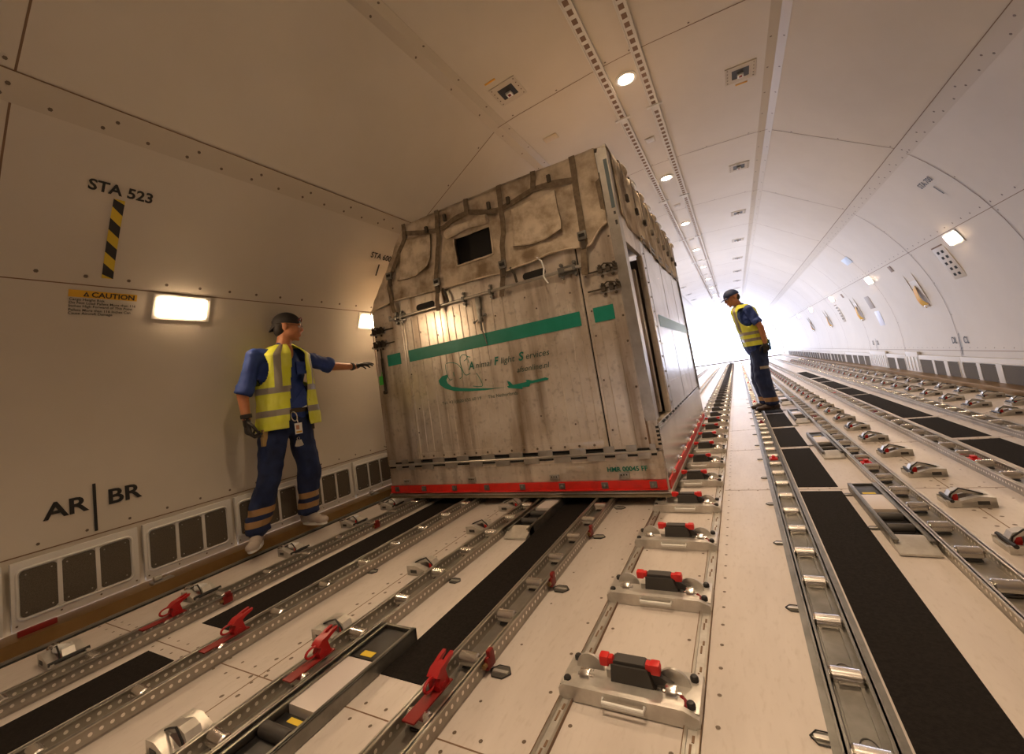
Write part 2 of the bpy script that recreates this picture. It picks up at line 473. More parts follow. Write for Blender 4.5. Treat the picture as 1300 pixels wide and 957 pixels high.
# square recessed sensor housings
def ceil_mat_at(x, y):
    side = 1 if x > CX else -1
    xx = abs(x-CX); tt = ARC[1] + (xx-.17)
    p = Vector(skin(side, y, tt)); q = Vector(skin(side, y, tt+.05)); ax = (q-p).normalized()*side
    n = Vector((0,0,-1)); n = (n-ax*n.dot(ax)).normalized(); fw = n.cross(ax)
    m = Matrix((ax, fw, n)).transposed().to_4x4(); m.translation = p
    return m
t = thing('smoke_sensor_housing', 'square recessed sensor housing in the ceiling above the stall', 'sensor', group='square recessed sensor housings in the ceiling')
t.matrix_world = ceil_mat_at(-1.30, 3.06)
mb = MB()
for x0, x1, y0, y1 in ((-.125,-.07,-.125,.125), (.07,.125,-.125,.125), (-.07,.07,-.125,-.07), (-.07,.07,.07,.125)): mb.box(x0, x1, y0, y1, .0005, .006)
for x in (-.105, .105):
    for k in range(5): mb.lathe((x, -.1+.05*k, .006), [(.006,0),(.004,.003)], n=6, m=1)
mb.build('frame', [M_strip, M_rivet], t)
mb = MB(); mb.add([(-.07,-.07,.004),(.07,-.07,.004),(.07,.07,.004),(-.07,.07,.004),(-.05,-.05,.0015),(.05,-.05,.0015),(.05,.05,.0015),(-.05,.05,.0015)],
    [(0,1,5,4),(1,2,6,5),(2,3,7,6),(3,0,4,7),(4,5,6,7),(3,2,1,0)]); mb.build('recess', M_black, t, ang=0)
mb = MB(); mb.box(-.026,.026,-.05,.002,.0,.022,0,.003); mb.box(-.012,.012,-.036,-.012,.022,.026,1); mb.build('sensor_window', [M_white, M_darkred], t)
proto = t
def place_sensor(x, y, label):
    r = dup(proto, (0,0,0), label); r.matrix_world = ceil_mat_at(x, y)
for k in range(9): place_sensor(.49, 4.27+2.23*k, 'square recessed sensor housing on the right half of the ceiling, %s from the camera' % nth(k+1))
for k in range(6): place_sensor(-1.30, 9.6+2.23*k, 'square recessed sensor housing on the left half of the ceiling beyond the stall, %s there' % nth(k+1))
# small vent grilles between the rails
t = thing('ceiling_vent', 'small square grey vent between the ceiling rails, first from the camera', 'vent', (CX-.01, 4.91, 3.41), group='small vents between the ceiling rails')
mb = MB(); mb.box(-.055,.055,-.06,.06,-.006,0,0,.002); mb.build('frame', M_strip, t)
mb = MB()
for k in range(6): mb.box(-.042,.042,-.048+.017*k,-.038+.017*k,-.009,-.005)
mb.build('slats', M_cast, t, ang=0)
for k in range(1, 7): dup(t, (CX-.01, 4.91+2.5*k, 3.41), 'small square grey vent between the ceiling rails, %s from the camera' % nth(k+1))
# stickers on the ceiling
def ceil_plate(name, label, cat, x, y, w, h, m, rot=0):
    mb = MB(); mb.box(-w/2, w/2, -h/2, h/2, .001, .004, 0, .001)
    o = mb.build(name, m); o.matrix_world = ceil_mat_at(x, y) @ Matrix.Rotation(rot, 4, 'Z'); tag(o, label, cat); return o
ceil_plate('placard', 'tan rectangular placard on the ceiling above the stall roof', 'sign', -1.29, 3.97, .15, .10, M_cau if False else mat('tan_placard', (.55,.45,.27), .5))
ceil_plate('sticker', 'thin orange sticker beside the sensor housing above the stall', 'sticker', -1.36, 2.86, .10, .018, M_orange)
ceil_plate('sticker', 'thin orange sticker beside the nearest sensor housing right of the rails', 'sticker', .50, 4.45, .10, .022, M_orange)

# ------------------------------------------------------------------ lettering on the lining
def text_mesh(s, size, bold=0.0, sx=1.0, align='LEFT', shear=0):
    cu = bpy.data.curves.new('t', 'FONT'); cu.body = s; cu.size = size; cu.offset = bold; cu.align_x = align; cu.shear = shear; cu.resolution_u = 3
    o = bpy.data.objects.new('t', cu); COL.objects.link(o)
    dg = bpy.context.evaluated_depsgraph_get(); dg.update()
    me = bpy.data.meshes.new_from_object(o.evaluated_get(dg))
    vs = [(v.co.x*sx, v.co.y) for v in me.vertices]; fs = [tuple(p.vertices) for p in me.polygons]
    bpy.data.objects.remove(o); bpy.data.curves.remove(cu); bpy.data.meshes.remove(me)
    return vs, fs
def on_lining(mb, side, y, z, vs, fs, m=0, off=.005):
    """flat drawing (u to reader's right, v up) laid on the curved lining with its origin at y, z"""
    t0 = arc_of_z(z)
    mb.add([skin(side, y - side*u, t0-v, off) for u, v in vs], fs, m)
def rect(u0, v0, u1, v1): return [(u0,v0),(u1,v0),(u1,v1),(u0,v1)], [(0,1,2,3)]
mb = MB(); vs, fs = text_mesh('STA 523', .079, .0022, 1.0); on_lining(mb, -1, .822, 2.258, vs, fs)
tag(mb.build('station_number', M_text, ang=0), 'black STA 523 lettering above the striped bar on the left wall', 'lettering')
# hazard bar
mb = MB(); H0 = 1.845; hh = .455; sg = hh/7
for k in range(-1, 8):
    a = k*sg
    poly = [(u, max(0, min(hh, v))) for u, v in ((0, a+.022), (.049, a-.022), (.049, a+sg-.022), (0, a+sg+.022))]
    if max(v for u, v in poly)-min(v for u, v in poly) < .002: continue
    on_lining(mb, -1, .930, H0, poly, [(0,1,2,3)], (k+1) % 2, .005)
o = mb.build('hazard_stripe', [mat('stripe_yellow', (.66,.47,.03), .45), M_text], ang=0); tag(o, 'yellow and black striped bar under the STA 523 lettering', 'marking')
# caution label
mb = MB(); on_lining(mb, -1, .805, 1.735, *rect(0, 0, .293, .040), 0, .004)
vs, fs = text_mesh('CAUTION', .040, .001, 1.05); vs = [(u+.092, v+.006) for u, v in vs]; on_lining(mb, -1, .805, 1.735, vs, fs, 1, .005)
on_lining(mb, -1, .805, 1.735, [(.058,.007),(.084,.007),(.071,.034)], [(0,1,2)], 1, .005)
on_lining(mb, -1, .805, 1.735, [(.067,.011),(.075,.011),(.071,.024)], [(0,1,2)], 0, .006)
for k, s in enumerate(('Cargo Height Risk', 'Do Not Load Pallets More than 116', 'Inches High Forward of This Point', 'Pallets More than 116 Inches Can', 'Cause Aircraft Damage')):
    vs, fs = text_mesh(s, .0195, .0003, 1.0); vs = [(u+.004, v-.019-.0185*k-(.004 if k > 2 else 0)) for u, v in vs]; on_lining(mb, -1, .805, 1.735, vs, fs, 1, .005)
tag(mb.build('caution_label', [M_cau, M_text], ang=0), 'CAUTION label with yellow header and small black text beside the wall light', 'sign')
mb = MB()
vs, fs = text_mesh('AR', .118, .0028, 1.12); on_lining(mb, -1, .735, .560, vs, fs)
vs, fs = text_mesh('BR', .118, .0028, 1.12); on_lining(mb, -1, .985, .562, vs, fs)
on_lining(mb, -1, .925, .432, *rect(0, 0, .014, .265))
tag(mb.build('position_marking', M_text, ang=0), 'large black AR | BR marking low on the left wall', 'lettering')
def station(side, s, size, y, z, ty, tz, lab):
    t = thing('station_number', lab, 'lettering', skin(side, y, arc_of_z(z), 0))
    mb = MB(); vs, fs = text_mesh(s, size, .0016, .95); on_lining(mb, side, y, z, vs, fs); mb.build('lettering', M_text, t, t.location, ang=0)
    mb = MB(); on_lining(mb, side, ty, tz, *rect(0, 0, .017, .115)); mb.build('tick', M_text, t, t.location, ang=0)
station(-1, 'STA 600', .076, 2.735, 2.262, 2.855, 2.125, 'black STA 600 lettering with a tick, partly behind the stall')
station(1, 'STA 700', .085, 5.85, 2.24, 5.69, 2.10, 'black STA 700 lettering with a tick high on the right wall')
mb = MB(); vs, fs = text_mesh('DL', .12, .002, .95); on_lining(mb, 1, 7.62, .51, vs, fs)
vs, fs = text_mesh('CL', .12, .002, .95); on_lining(mb, 1, 7.30, .51, vs, fs); on_lining(mb, 1, 7.40, .36, *rect(0, 0, .014, .28))
tag(mb.build('position_marking', M_text, ang=0), 'black DL | CL marking low on the right wall', 'lettering')
mb = MB(); vs, fs = text_mesh('EL', .12, .002, .95); on_lining(mb, 1, 11.25, .51, vs, fs)
vs, fs = text_mesh('DL', .12, .002, .95); on_lining(mb, 1, 10.95, .51, vs, fs); on_lining(mb, 1, 11.0, .36, *rect(0, 0, .014, .28))
tag(mb.build('position_marking', M_text, ang=0), 'small distant black letter marking low on the right wall past DL | CL', 'lettering')

# ------------------------------------------------------------------ sidewall vent panels
def vent_panel(side, y0, y1, panes, label, zb=.075, zt=.395, pz0=.128, pz1=.348):
    """framed panel at the foot of the wall; panes = list of (a,b) fractions in metres from y0"""
    X = CX+side*2.868
    t = thing('vent_panel', label, 'vent', (X, (y0+y1)/2, zb), group='vent panels at the foot of the %s wall' % ('left' if side < 0 else 'right'))
    ys0 = -(y1-y0)/2
    # frame with rounded openings
    mb = MB(); d = -side
    H = zt-zb; fr = .012
    def slab(a, b, z0, z1, t0, t1, m=0, ch=.002): 
        x0, x1 = sorted((d*t0, d*t1)); mb.box(x0, x1, a, b, z0, z1, m, ch)
    slab(ys0+.004, -ys0-.004, 0, H, -.02, .004, 0)
    if panes:
        a0 = ys0+panes[0][0]-.016; b0 = ys0+panes[-1][1]+.016; z0 = pz0-zb-.016; z1 = pz1-zb+.016
        # raised rim
        def rrect(a, b, z0, z1, r, n=5):
            pts = []
            for cy, cz, s in ((b-r, z1-r, 0), (a+r, z1-r, 1), (a+r, z0+r, 2), (b-r, z0+r, 3)):
                for k in range(n): 
                    an = (s + k/(n-1))*PI/2; pts.append((cy+r*math.cos(an), cz+r*math.sin(an)))
            return pts
        o_ = rrect(a0, b0, z0, z1, .03); i_ = rrect(a0+.013, b0-.013, z0+.013, z1-.013, .02); N = len(o_)
        vs = [(d*.004, *p) for p in o_] + [(d*.012, *p) for p in rrect(a0+.004, b0-.004, z0+.004, z1-.004, .028)] + [(d*.012, *p) for p in rrect(a0+.010, b0-.010, z0+.010, z1-.010, .022)] + [(d*.006, *p) for p in i_]
        fs = []
        for q in range(3):
            for k in range(N): fs.append((q*N+k, q*N+(k+1) % N, (q+1)*N+(k+1) % N, (q+1)*N+k))
        mb.add(vs, fs, 0)
        for (pa, pb), (qa, qb) in zip(panes, panes[1:]): slab(ys0+pb-.001, ys0+qa+.001, z0+.01, z1-.01, .004, .011)
    for k in range(4):
        yy = ys0+.02+(y1-y0-.04)*k/3
        mb.lathe((d*.004, yy, .022), [(.005,0),(.004,.002)], (d,0,0), 6, 1)
    mb.build('frame', [M_lightpaint, M_rivet], t)
    for pa, pb in panes:
        mb = MB(); x0, x1 = sorted((d*.0045, d*.0075))
        poly = rrect(ys0+pa, ys0+pb, pz0-zb, pz1-zb, .018)
        mb.prism(poly, x0, x1, 'yz', 0)
        for yy, zz in ((pa+.02, pz0-zb+.02), (pb-.02, pz0-zb+.02), (pa+.02, pz1-zb-.02), (pb-.02, pz1-zb-.02)):
            mb.lathe((d*.0075, ys0+yy, zz), [(.004,0),(.003,.003)], (d,0,0), 6, 1)
        mb.build('vent_mesh', [M_grille, M_alu], t)
def louvre_panel(side, y0, y1, label):
    X = CX+side*2.868
    t = thing('louvre_panel', label, 'vent', (X, (y0+y1)/2, .06), group='white louvre panels at the foot of the right wall')
    w = (y1-y0)/2; d = -side
    mb = MB(); x0, x1 = sorted((-d*.02, d*.004)); mb.box(x0, x1, -w+.004, w-.004, 0, .33, 0, .002); mb.build('frame', M_lightpaint, t)
    mb = MB(); n = max(2, int((y1-y0)/.11))
    for k in range(n):
        yy = -w+.05+(2*w-.1)*k/(n-1); x0, x1 = sorted((d*.004, d*.014)); mb.box(x0, x1, yy-.018, yy+.018, .03, .25, 0, .003)
    mb.build('louvres', M_white, t)
three = [(.012, .142), (.158, .288), (.304, .434)]
names = ['with the darkest triple grille, below the AR marking', 'below the BR marking', 'behind the workman in the black cap', "between the workman's legs", 'just right of the workman by the sill', 'touching the lower left corner of the stall']
for k, y0 in enumerate((.085, .600, 1.115, 1.630, 2.145, 2.655)):
    lb = ['triple vent panel at the left edge of the picture, nearest the camera', 'triple vent panel under the AR | BR marking', 'triple vent panel left of the workman\'s right foot',
          'triple vent panel directly behind the workman\'s legs', 'triple vent panel right of the workman\'s left foot', 'triple vent panel beside the lower left corner of the stall'][k]
    vent_panel(-1, y0, y0+.497, [(a+.02, b+.02) for a, b in three], lb)
edge = [(6.02,6.43),(6.55,6.89),(6.97,7.31),(7.42,7.73),(7.84,8.15),(8.23,8.68)]
def rpane(y0, y1, panes, lb): vent_panel(1, y0, y1, [(a-y0, b-y0) for a, b in panes], lb, zb=.03, zt=.34, pz0=.068, pz1=.272)
rpane(5.96, 7.37, edge[:3], 'wide vent panel at the right edge of the picture, nearest on the right wall')
rpane(7.37, 8.74, edge[3:], 'wide vent panel just past the DL | CL marking')
louvre_panel(1, 8.75, 9.28, 'narrow white louvre panel, first on the right wall')
rpane(9.29, 10.32, [(9.35,9.73),(9.84,10.26)], 'double vent panel between the two louvre panels on the right wall')
louvre_panel(1, 10.33, 11.40, 'wide white louvre panel, second on the right wall')
rpane(11.41, 13.70, [(11.46,11.85),(11.90,12.40),(12.48,12.9),(13.0,13.62)], 'four-grille vent panel past the second louvre panel on the right wall')
y = 13.72; k = 0
while y < 27:
    rpane(y, y+1.9, [(y+.06+.45*j, y+.46+.45*j) for j in range(4)], 'distant four-grille vent panel on the right wall, %s of the far run' % nth(k+1)); y += 1.92; k += 1

# right wall fittings
def wall_grid(side, y, z, w, h):
    pass
t = wall_thing('access_vent', 'ladder-like slotted vent under the nearest right wall light', 'vent', 1, 6.72, 1.51)
def slotvent(t):
    mb = MB(); mb.box(-.15,.15,-.26,.22,.001,.008,0,.002); mb.build('frame', M_strip, t)
    mb = MB()
    for k in range(5):
        for x in (-.075, .035): mb.box(x-.02+.02*(k % 2), x+.035+.02*(k % 2), -.18+.075*k, -.145+.075*k, .006, .0095)
    mb.build('slots', M_dark, t, ang=0)
    mb = MB(); mb.box(-.14,.14,.205,.222,.006,.012); mb.build('upper_lip', M_seam, t, ang=0)
slotvent(t)
t = wall_thing('access_vent', 'ladder-like slotted vent under the third right wall light', 'vent', 1, 12.95, 1.35); slotvent(t)
def strap_window(y, label, z=1.30, L=.62):
    t = wall_thing('escape_strap_panel', label, 'panel', 1, y, z, 'recessed panels with orange straps on the right wall')
    mb = MB()
    for x0, x1, y0, y1 in ((-.16,.16,L/2-.012,L/2), (-.16,.16,-L/2,-L/2+.012), (-.16,-.148,-L/2,L/2), (.148,.16,-L/2,L/2)): mb.box(x0, x1, y0, y1, .001, .012)
    mb.build('frame', M_strip, t)
    mb = MB(); mb.box(-.148,.148,-L/2+.012,L/2-.012,.0,.003); mb.build('cover', M_lightpaint, t)
    mb = MB(); pts = [(-.05, .06, .010), (-.02, -.02, .03), (.0, -.10, .045), (.02, -.17, .045), (.05, -.24, .018)]
    mb.ribbon(pts, .15, .004, (0,0,1)); mb.build('strap', M_orange, t)
    mb = MB(); mb.box(.03,.10,-.25,-.22,.012,.05,0,.005); mb.build('buckle', M_steel, t)
strap_window(8.0, 'recessed panel with an orange strap, nearest on the right wall')
strap_window(11.35, 'recessed panel with an orange strap, second on the right wall')
strap_window(14.6, 'recessed panel with an orange strap, third on the right wall')
strap_window(17.6, 'recessed panel with an orange strap, fourth on the right wall')
def wall_plate(name, label, cat, side, y, z, w, h, m, th=.005):
    mb = MB(); mb.box(-w/2, w/2, -h/2, h/2, .0005, th, 0, .001)
    o = mb.build(name, m); o.matrix_world = on_wall(side, y, z, 0, 0); return tag(o, label, cat)
wall_plate('cover_plate', 'pale bluish cover plate low between the first two strap panels', 'panel', 1, 10.25, 1.02, .30, .30, mat('pale_blue', (.62,.66,.78), .4))
wall_plate('cover_plate', 'brown grey cover plate above the pale bluish one on the right wall', 'panel', 1, 10.35, 1.36, .30, .26, mat('greybrown', (.35,.30,.26), .5))
wall_plate('cover_plate', 'small blue tinted placard high on the right wall', 'panel', 1, 9.6, 2.15, .42, .14, mat('blue_tint', (.50,.62,.80), .4))
wall_plate('socket_plate', 'small brown socket plate above the nearest strap panel', 'panel', 1, 8.35, 1.72, .12, .10, mat('brown', (.22,.14,.09), .5))
wall_plate('socket_plate', 'small brown socket plate above the second strap panel', 'panel', 1, 11.8, 1.68, .12, .10, mat('brown2', (.22,.14,.09), .5))

# ------------------------------------------------------------------ roller trays
def tray(x, label, y0=-.6, y1=27.0, low=False, gap=None, ph=.0, pitch=.2445, hide=None):
    t = thing('roller_tray', label, 'roller tray', (x, 0, 0), group='long roller trays running down the deck')
    mb = MB(); h = .030 if low else .052; w = .050 if low else .056
    mb.box(-w, w, y0, y1, .001, .006, 0)
    for s in (-1, 1):
        a, b = sorted((s*w, s*(w-.005))); mb.box(a, b, y0, y1, .004, h, 1)
        a, b = sorted((s*(w+.006), s*(w-.012))); mb.box(a, b, y0, y1, h-.004, h, 0, .0012)
        if low:
            a, b = sorted((s*w, s*(w+.022))); mb.box(a, b, y0, y1, .001, .010, 0)
            a, b = sorted((s*.022, s*.030)); mb.box(a, b, y0, y1, .004, .013, 0)
    mb.build('channel', [M_alud if low else M_alu, M_alud if low else M_perf], t, ang=0)
    if low:
        mb = MB(); y = y0
        while y < 9:
            for dy in (0, .04):
                pts = [(.018*math.cos(q), y+dy+.03*math.sin(q), .0065) for q in [PI*j/8 for j in range(9)]]
                mb.tube(pts, .0016, 4)
            y += pitch
        mb.build('spring_clips', M_dgrey, t, ang=0)
    rm = None; far = MB(); n = 0
    k0 = 0
    y = ph
    rr = .021; zc = h-.014 if low else h-.016
    rl = .036
    prof = [(.004,-rl-.006),(.010,-rl-.006),(.010,-rl),(rr*.80,-rl),(rr,-rl+.005),(rr,rl-.005),(rr*.80,rl),(.010,rl),(.010,rl+.006),(.004,rl+.006)]
    while y < y1-.2:
        if not (hide and hide[0] < y < hide[1]):
            if n < 100:
                if rm is None:
                    m2 = MB(); m2.lathe((0,0,0), prof, (1,0,0), 16)
                    m2.box(-.030,.030,-.010,.010,-.028,-.0235,1)
                    rm = m2.build('roller', [M_steel, M_dgrey], t); rm.location = (0, y, zc); 
                else:
                    r = rm.copy(); COL.objects.link(r); r.location = (0, y, zc)
                n += 1
            else:
                far.lathe((0, y, zc), prof, (1,0,0), 8)
        y += pitch
    if far.v: far.build('roller_run', M_steel, t)['kind'] = 'stuff'
    return t
HID = (3.15, 5.6)
tray(-2.555, 'roller tray nearest the left wall', ph=.688-.245*4, hide=HID)
tray(-2.005, 'roller tray second from the left wall', ph=.898-.245*5, hide=HID)
tray(-1.462, 'roller tray third from the left wall, beside the drive units', ph=1.127-.245*6, hide=HID)
tray(-.932, 'roller tray ending under the middle of the stall, just left of the centre guides', ph=1.124-.245*6, hide=HID)
tray(.093, 'low sunken roller tray right of the centre guides, beside the black mats', ph=1.365-.245*8, low=True)
tray(.598, 'roller tray between the right drive units and the row of grey latches', ph=1.881-.245*10)
tray(1.102, 'roller tray left of the far right row of black mats', ph=3.103-.245*15)
tray(1.600, 'roller tray nearest the right wall', ph=4.272-.245*20)

# seat tracks of the centre guide
for x, lb in ((-.591, 'narrow grooved floor track on the left of the centre guides'), (-.259, 'narrow grooved floor track on the right of the centre guides')):
    mb = MB()
    mb.box(x-.019, x+.019, YB+.5, 28, .0005, .003, 0)
    for s in (-1, 1):
        a, b = sorted((x+s*.011, x+s*.019)); mb.box(a, b, YB+.5, 28, .003, .008, 1)
        a, b = sorted((x+s*.0185, x+s*.0205)); mb.box(a, b, YB+.5, 28, .0, .0092, 2)
    y = .3
    while y < 9:
        mb.box(x-.004, x+.001, y, y+.035, .0031, .0042, 2); mb.box(x, x+.006, y+.04, y+.06, .0031, .0042, 2); y += .12
    o = mb.build('floor_track', [M_cast, M_alu, M_seam], ang=0); tag(o, lb, 'track')

# black grit mats
MATS = [
 (-2.43,-2.20,-.40,.822,'black anti-slip mat at the bottom left corner between the two left roller trays'),
 (-2.43,-2.20,1.025,5.9,'long black anti-slip mat left, running under the stall between the two left trays'),
 (-1.235,-1.055,1.018,5.9,'long black anti-slip mat running under the middle of the stall'),
 (.172,.372,-.2,2.968,'longest black anti-slip mat right of the centre, nearest the camera'),
 (.172,.370,3.052,4.112,'second black anti-slip mat in the row beside the sunken tray'),
 (.172,.370,4.195,5.10,'third black anti-slip mat in the row beside the sunken tray'),
 (.172,.370,5.19,6.15,'fourth black mat beside the sunken tray, just before the standing workman'),
 (.172,.370,6.22,7.2,"black mat under the standing workman's feet"),
 (.172,.370,7.28,9.3,'sixth black mat in the row, beyond the standing workman'),
 (.172,.370,9.4,12.0,'seventh black mat in the row, far beyond the standing workman'),
 (1.252,1.465,-.2,3.0,'nearest black mat of the far right row, outside the picture edge'),
 (1.252,1.465,3.09,4.125,'black mat cut by the right picture edge, between the two right trays'),
 (1.252,1.46,4.215,5.105,'second complete black mat between the two right trays'),
 (1.245,1.455,5.185,7.21,'long third black mat between the two right trays'),
 (1.245,1.45,7.28,8.18,'fourth black mat between the two right trays'),
 (1.245,1.45,8.27,9.6,'fifth black mat between the two right trays'),
 (1.245,1.45,9.7,10.6,'sixth black mat between the two right trays'),
 (1.245,1.45,10.8,13.0,'seventh black mat between the two right trays'),
]
for x0, x1, y0, y1, lb in MATS:
    mb = MB(); mb.box(x0, x1, y0, y1, .0, .0028, 0)
    tag(mb.build('anti_slip_mat', M_mat, ang=0), lb, 'mat', 'black anti-slip mats on the deck')

# ------------------------------------------------------------------ centre guide latches
t = thing('centre_guide_latch', 'centre guide latch with black pawl and red tabs, first from the camera', 'latch', (-.425, .60, 0), group='centre guide latches between the two floor tracks')
mb = MB()
# base: front bar and two ears
mb.prism([(-.185,.002),(.185,.002),(.185,.028),(.150,.042),(-.170,.042),(-.185,.030)], 0, .016, 'xz')
mb.box(-.160,.150,.014,.052,.030,.040,0,.002)
mb.box(-.186,-.120,.012,.150,.004,.034,0,.004)
mb.box(.120,.186,.012,.150,.004,.034,0,.004)
mb.box(-.12,.12,.012,.13,.004,.012,0)
mb.box(-.075,.10,.10,.135,.010,.034,0,.003)
mb.build('base_plate', M_cast, t)
mb = MB(); mb.tube([(-.055,-.001,.030),(-.055,-.014,.028),(.055,-.014,.028),(.055,-.001,.030)], .0045, 8); mb.box(-.055,.055,-.017,-.010,.020,.029,0,.002)
mb.build('grip', M_white, t)
mb = MB()
mb.prism([(-.058,.030),(.062,.030),(.050,.085),(-.050,.085)], .050, .098, 'xz'); mb.prism([(-.050,.0855),(.050,.0855),(.040,.094),(-.040,.094)], .056, .090, 'xz')
mb.prism([(.05,.04),(.11,.050),(.05,.078)], .066, .080, 'xz', 0)
mb.v = [(x+.012, y, z) for x, y, z in mb.v]; mb.build('pawl', M_dgrey, t)
for s in (-1, 1):
    mb = MB(); mb.box(-.020,.020,-.011,.011,-.009,.009,0,.005, M=Matrix.Translation((s*.064,.066,.088)) @ Matrix.Rotation(.12*s, 4, 'Y')); mb.box(-.013,.013,-.014,.014,-.013,.013,0,.006, M=Matrix.Translation((s*.070,.066,.088)))
    mb.v = [(x+.012, y, z) for x, y, z in mb.v]; mb.build('release_tab', M_red, t)
for s in (-1, 1):
    mb = MB(); mb.lathe((s*.118-.014, .055, .038), [(.006,0),(.020,0),(.021,.003),(.021,.025),(.020,.028),(.006,.028)], (1,0,0), 16); mb.cyl((s*.118-.024,.055,.038), (s*.118+.024,.055,.038), .007, n=8)
    mb.build('guide_roller', M_steel, t)
for s in (-1, 1):
    mb = MB(); pts = [(s*.118+.042*math.cos(a), .034+.040*math.sin(a)) for a in [PI*k/10 for k in range(11)]]
    mb.prism(pts, .092, .100, 'xz'); mb.build('flange', M_cast, t)
for s, yy in ((-1,.028),(-1,.122),(1,.028),(1,.122)):
    mb = MB(); mb.lathe((s*.166, yy, .033), [(.011,0),(.011,.010),(.008,.014),(.001,.015)], n=10); mb.build('bolt', M_black, t)
mb = MB(); mb.tube([(.140,.050,.036),(.150,.040,.034),(.152,.022,.032)], .0075, 6); mb.build('trip_lever', M_darkred, t)
proto = t
k = 1
yy = .60+.497
LY = []
while yy < 26:
    k += 1; LY.append(yy)
    lb = 'centre guide latch with black pawl and red tabs, %s from the camera' % nth(k)
    r = dup(proto, (-.425, yy, 0), lb)
    if 2.5 < yy < 5.85:      # the pallet lies over the left end of these: the left roller and flange are folded down
        for c in list(r.children):
            if c.name.split('.')[0] in ('guide_roller', 'flange') and sum(v.co.x for v in c.data.vertices) < 0: bpy.data.objects.remove(c)
    if yy > 5.9:             # folded flat beyond the stall: no raised tabs
        for c in list(r.children):
            if c.name.split('.')[0] == 'release_tab': bpy.data.objects.remove(c)
    yy += .497

# ------------------------------------------------------------------ side latches (lever type)
def make_latch(label, group, mirror=1):
    t = thing('pallet_latch', label, 'latch', group=group)
    s = mirror
    def X(a): return s*a
    mb = MB()
    def bx(x0, x1, *r, **k): a, b = sorted((X(x0), X(x1))); mb.box(a, b, *r, **k)
    # tub: two cheeks, a solid wedge block at the closed end
    bx(-.085, .085, 0, .120, .001, .006)
    bx(-.085, .085, 0, .012, .004, .030, ch=.002); bx(-.085, .085, .108, .120, .004, .030, ch=.002)
    pl = [(X(-.085),.004),(X(-.085),.046),(X(-.030),.050),(X(.035),.030),(X(.035),.004)]
    mb.prism(pl, .000, .034, 'xz'); mb.prism(pl, .086, .120, 'xz'); mb.prism([(X(-.085),.004),(X(-.085),.046),(X(-.020),.050),(X(-.005),.004)], .034, .086, 'xz')
    bx(.074, .085, .01, .11, .004, .022, ch=.002)
    mb.build('housing', M_cast, t)
    mb = MB()
    mb.prism([(X(-.075),.048),(X(-.03),.058),(X(.020),.074),(X(.052),.064),(X(.066),.040),(X(.056),.030),(X(.045),.048),(X(.015),.058),(X(-.03),.046)], .040, .080, 'xz')
    mb.build('pawl_arm', M_cast, t)
    mb = MB()
    mb.tube([(X(.066),.032,.024),(X(.058),.032,.052),(X(.024),.033,.080),(X(-.020),.035,.066),(X(-.055),.036,.052)], .0034, 6)
    mb.build('spring_loop', M_black, t)
    mb = MB(); bx(.030, .052, .040, .080, .020, .050, ch=.004); mb.build('release_pedal', M_red, t)
    mb = MB(); mb.cyl((X(.066),-.004,.030), (X(.066),.124,.030), .008, n=8); mb.build('pivot_pin', M_black, t)
    mb = MB(); mb.box(-.02,.014,-.0012,.0005,.012,.028,0) if False else mb.box(*sorted((X(-.060),X(-.020))),-.0012,.0005,.014,.030,0)
    mb.build('rating_plate', M_darkred if False else M_dgrey, t)
    return t
GL = 'lever latches between the second and third roller trays'
p = make_latch('lever latch with red pedal between the left trays, first from the camera', GL); p.location = (-1.60, 1.08, 0)
for k, y in enumerate((1.625, 2.155, 2.56)): dup(p, (-1.60, y, 0), 'lever latch with red pedal between the left trays, %s from the camera' % nth(k+2))
dup(p, (-1.60, .55, 0), 'lever latch with red pedal between the left trays, below the picture edge')
GW = 'wall side lever latches beside the left sill'
p = make_latch('wall side lever latch by the left sill, first from the camera', GW); p.location = (-2.80, .60, 0)
mb = MB(); mb.lathe((-.13,.06,.028), [(.006,-.025),(.020,-.022),(.024,0),(.020,.022),(.006,.025)], (1,0,0), 16); mb.build('edge_roller', M_steel, p)
mb = MB(); mb.lathe((.02,.05,.06), [(.006,-.03),(.018,-.028),(.018,.028),(.006,.03)], (1,.3,0), 14); mb.build('cam_barrel', M_white, p)
for k, y in enumerate((1.125, 1.665, 2.16, 2.56)):
    dup(p, (-2.79, y, 0), 'wall side lever latch by the left sill, %s from the camera' % nth(k+2))
GR = 'lever latches between the fourth and third roller trays from the right wall'
p = make_latch('lever latch with red pedal right of the drive units, first from the camera', 'lever latches between the right trays', -1); p.location = (.815, 1.70, 0)
k = 1; y = 2.20
while y < 24:
    k += 1; dup(p, (.815, y, 0), 'lever latch with red pedal right of the drive units, %s from the camera' % nth(k)); y += .505
p = make_latch('lever latch beyond the tray nearest the right wall, first from the camera', 'lever latches beside the tray nearest the right wall', -1); p.location = (1.86, 3.9, 0)
k = 1; y = 4.42
while y < 20:
    k += 1; dup(p, (1.86, y, 0), 'lever latch beyond the tray nearest the right wall, %s from the camera' % nth(k)); y += .515
p = make_latch('lever latch against the right sill, first from the camera', 'lever latches against the right sill', -1); p.location = (2.14, 4.4, 0)
mb = MB(); mb.lathe((-.02,.05,.05), [(.006,-.04),(.020,-.036),(.020,.036),(.006,.04)], (1,0,0), 14); mb.build('edge_roller', M_steel, p)
k = 1; y = 4.9
while y < 20:
    k += 1; dup(p, (2.14, y, 0), 'lever latch against the right sill, %s from the camera' % nth(k)); y += .515

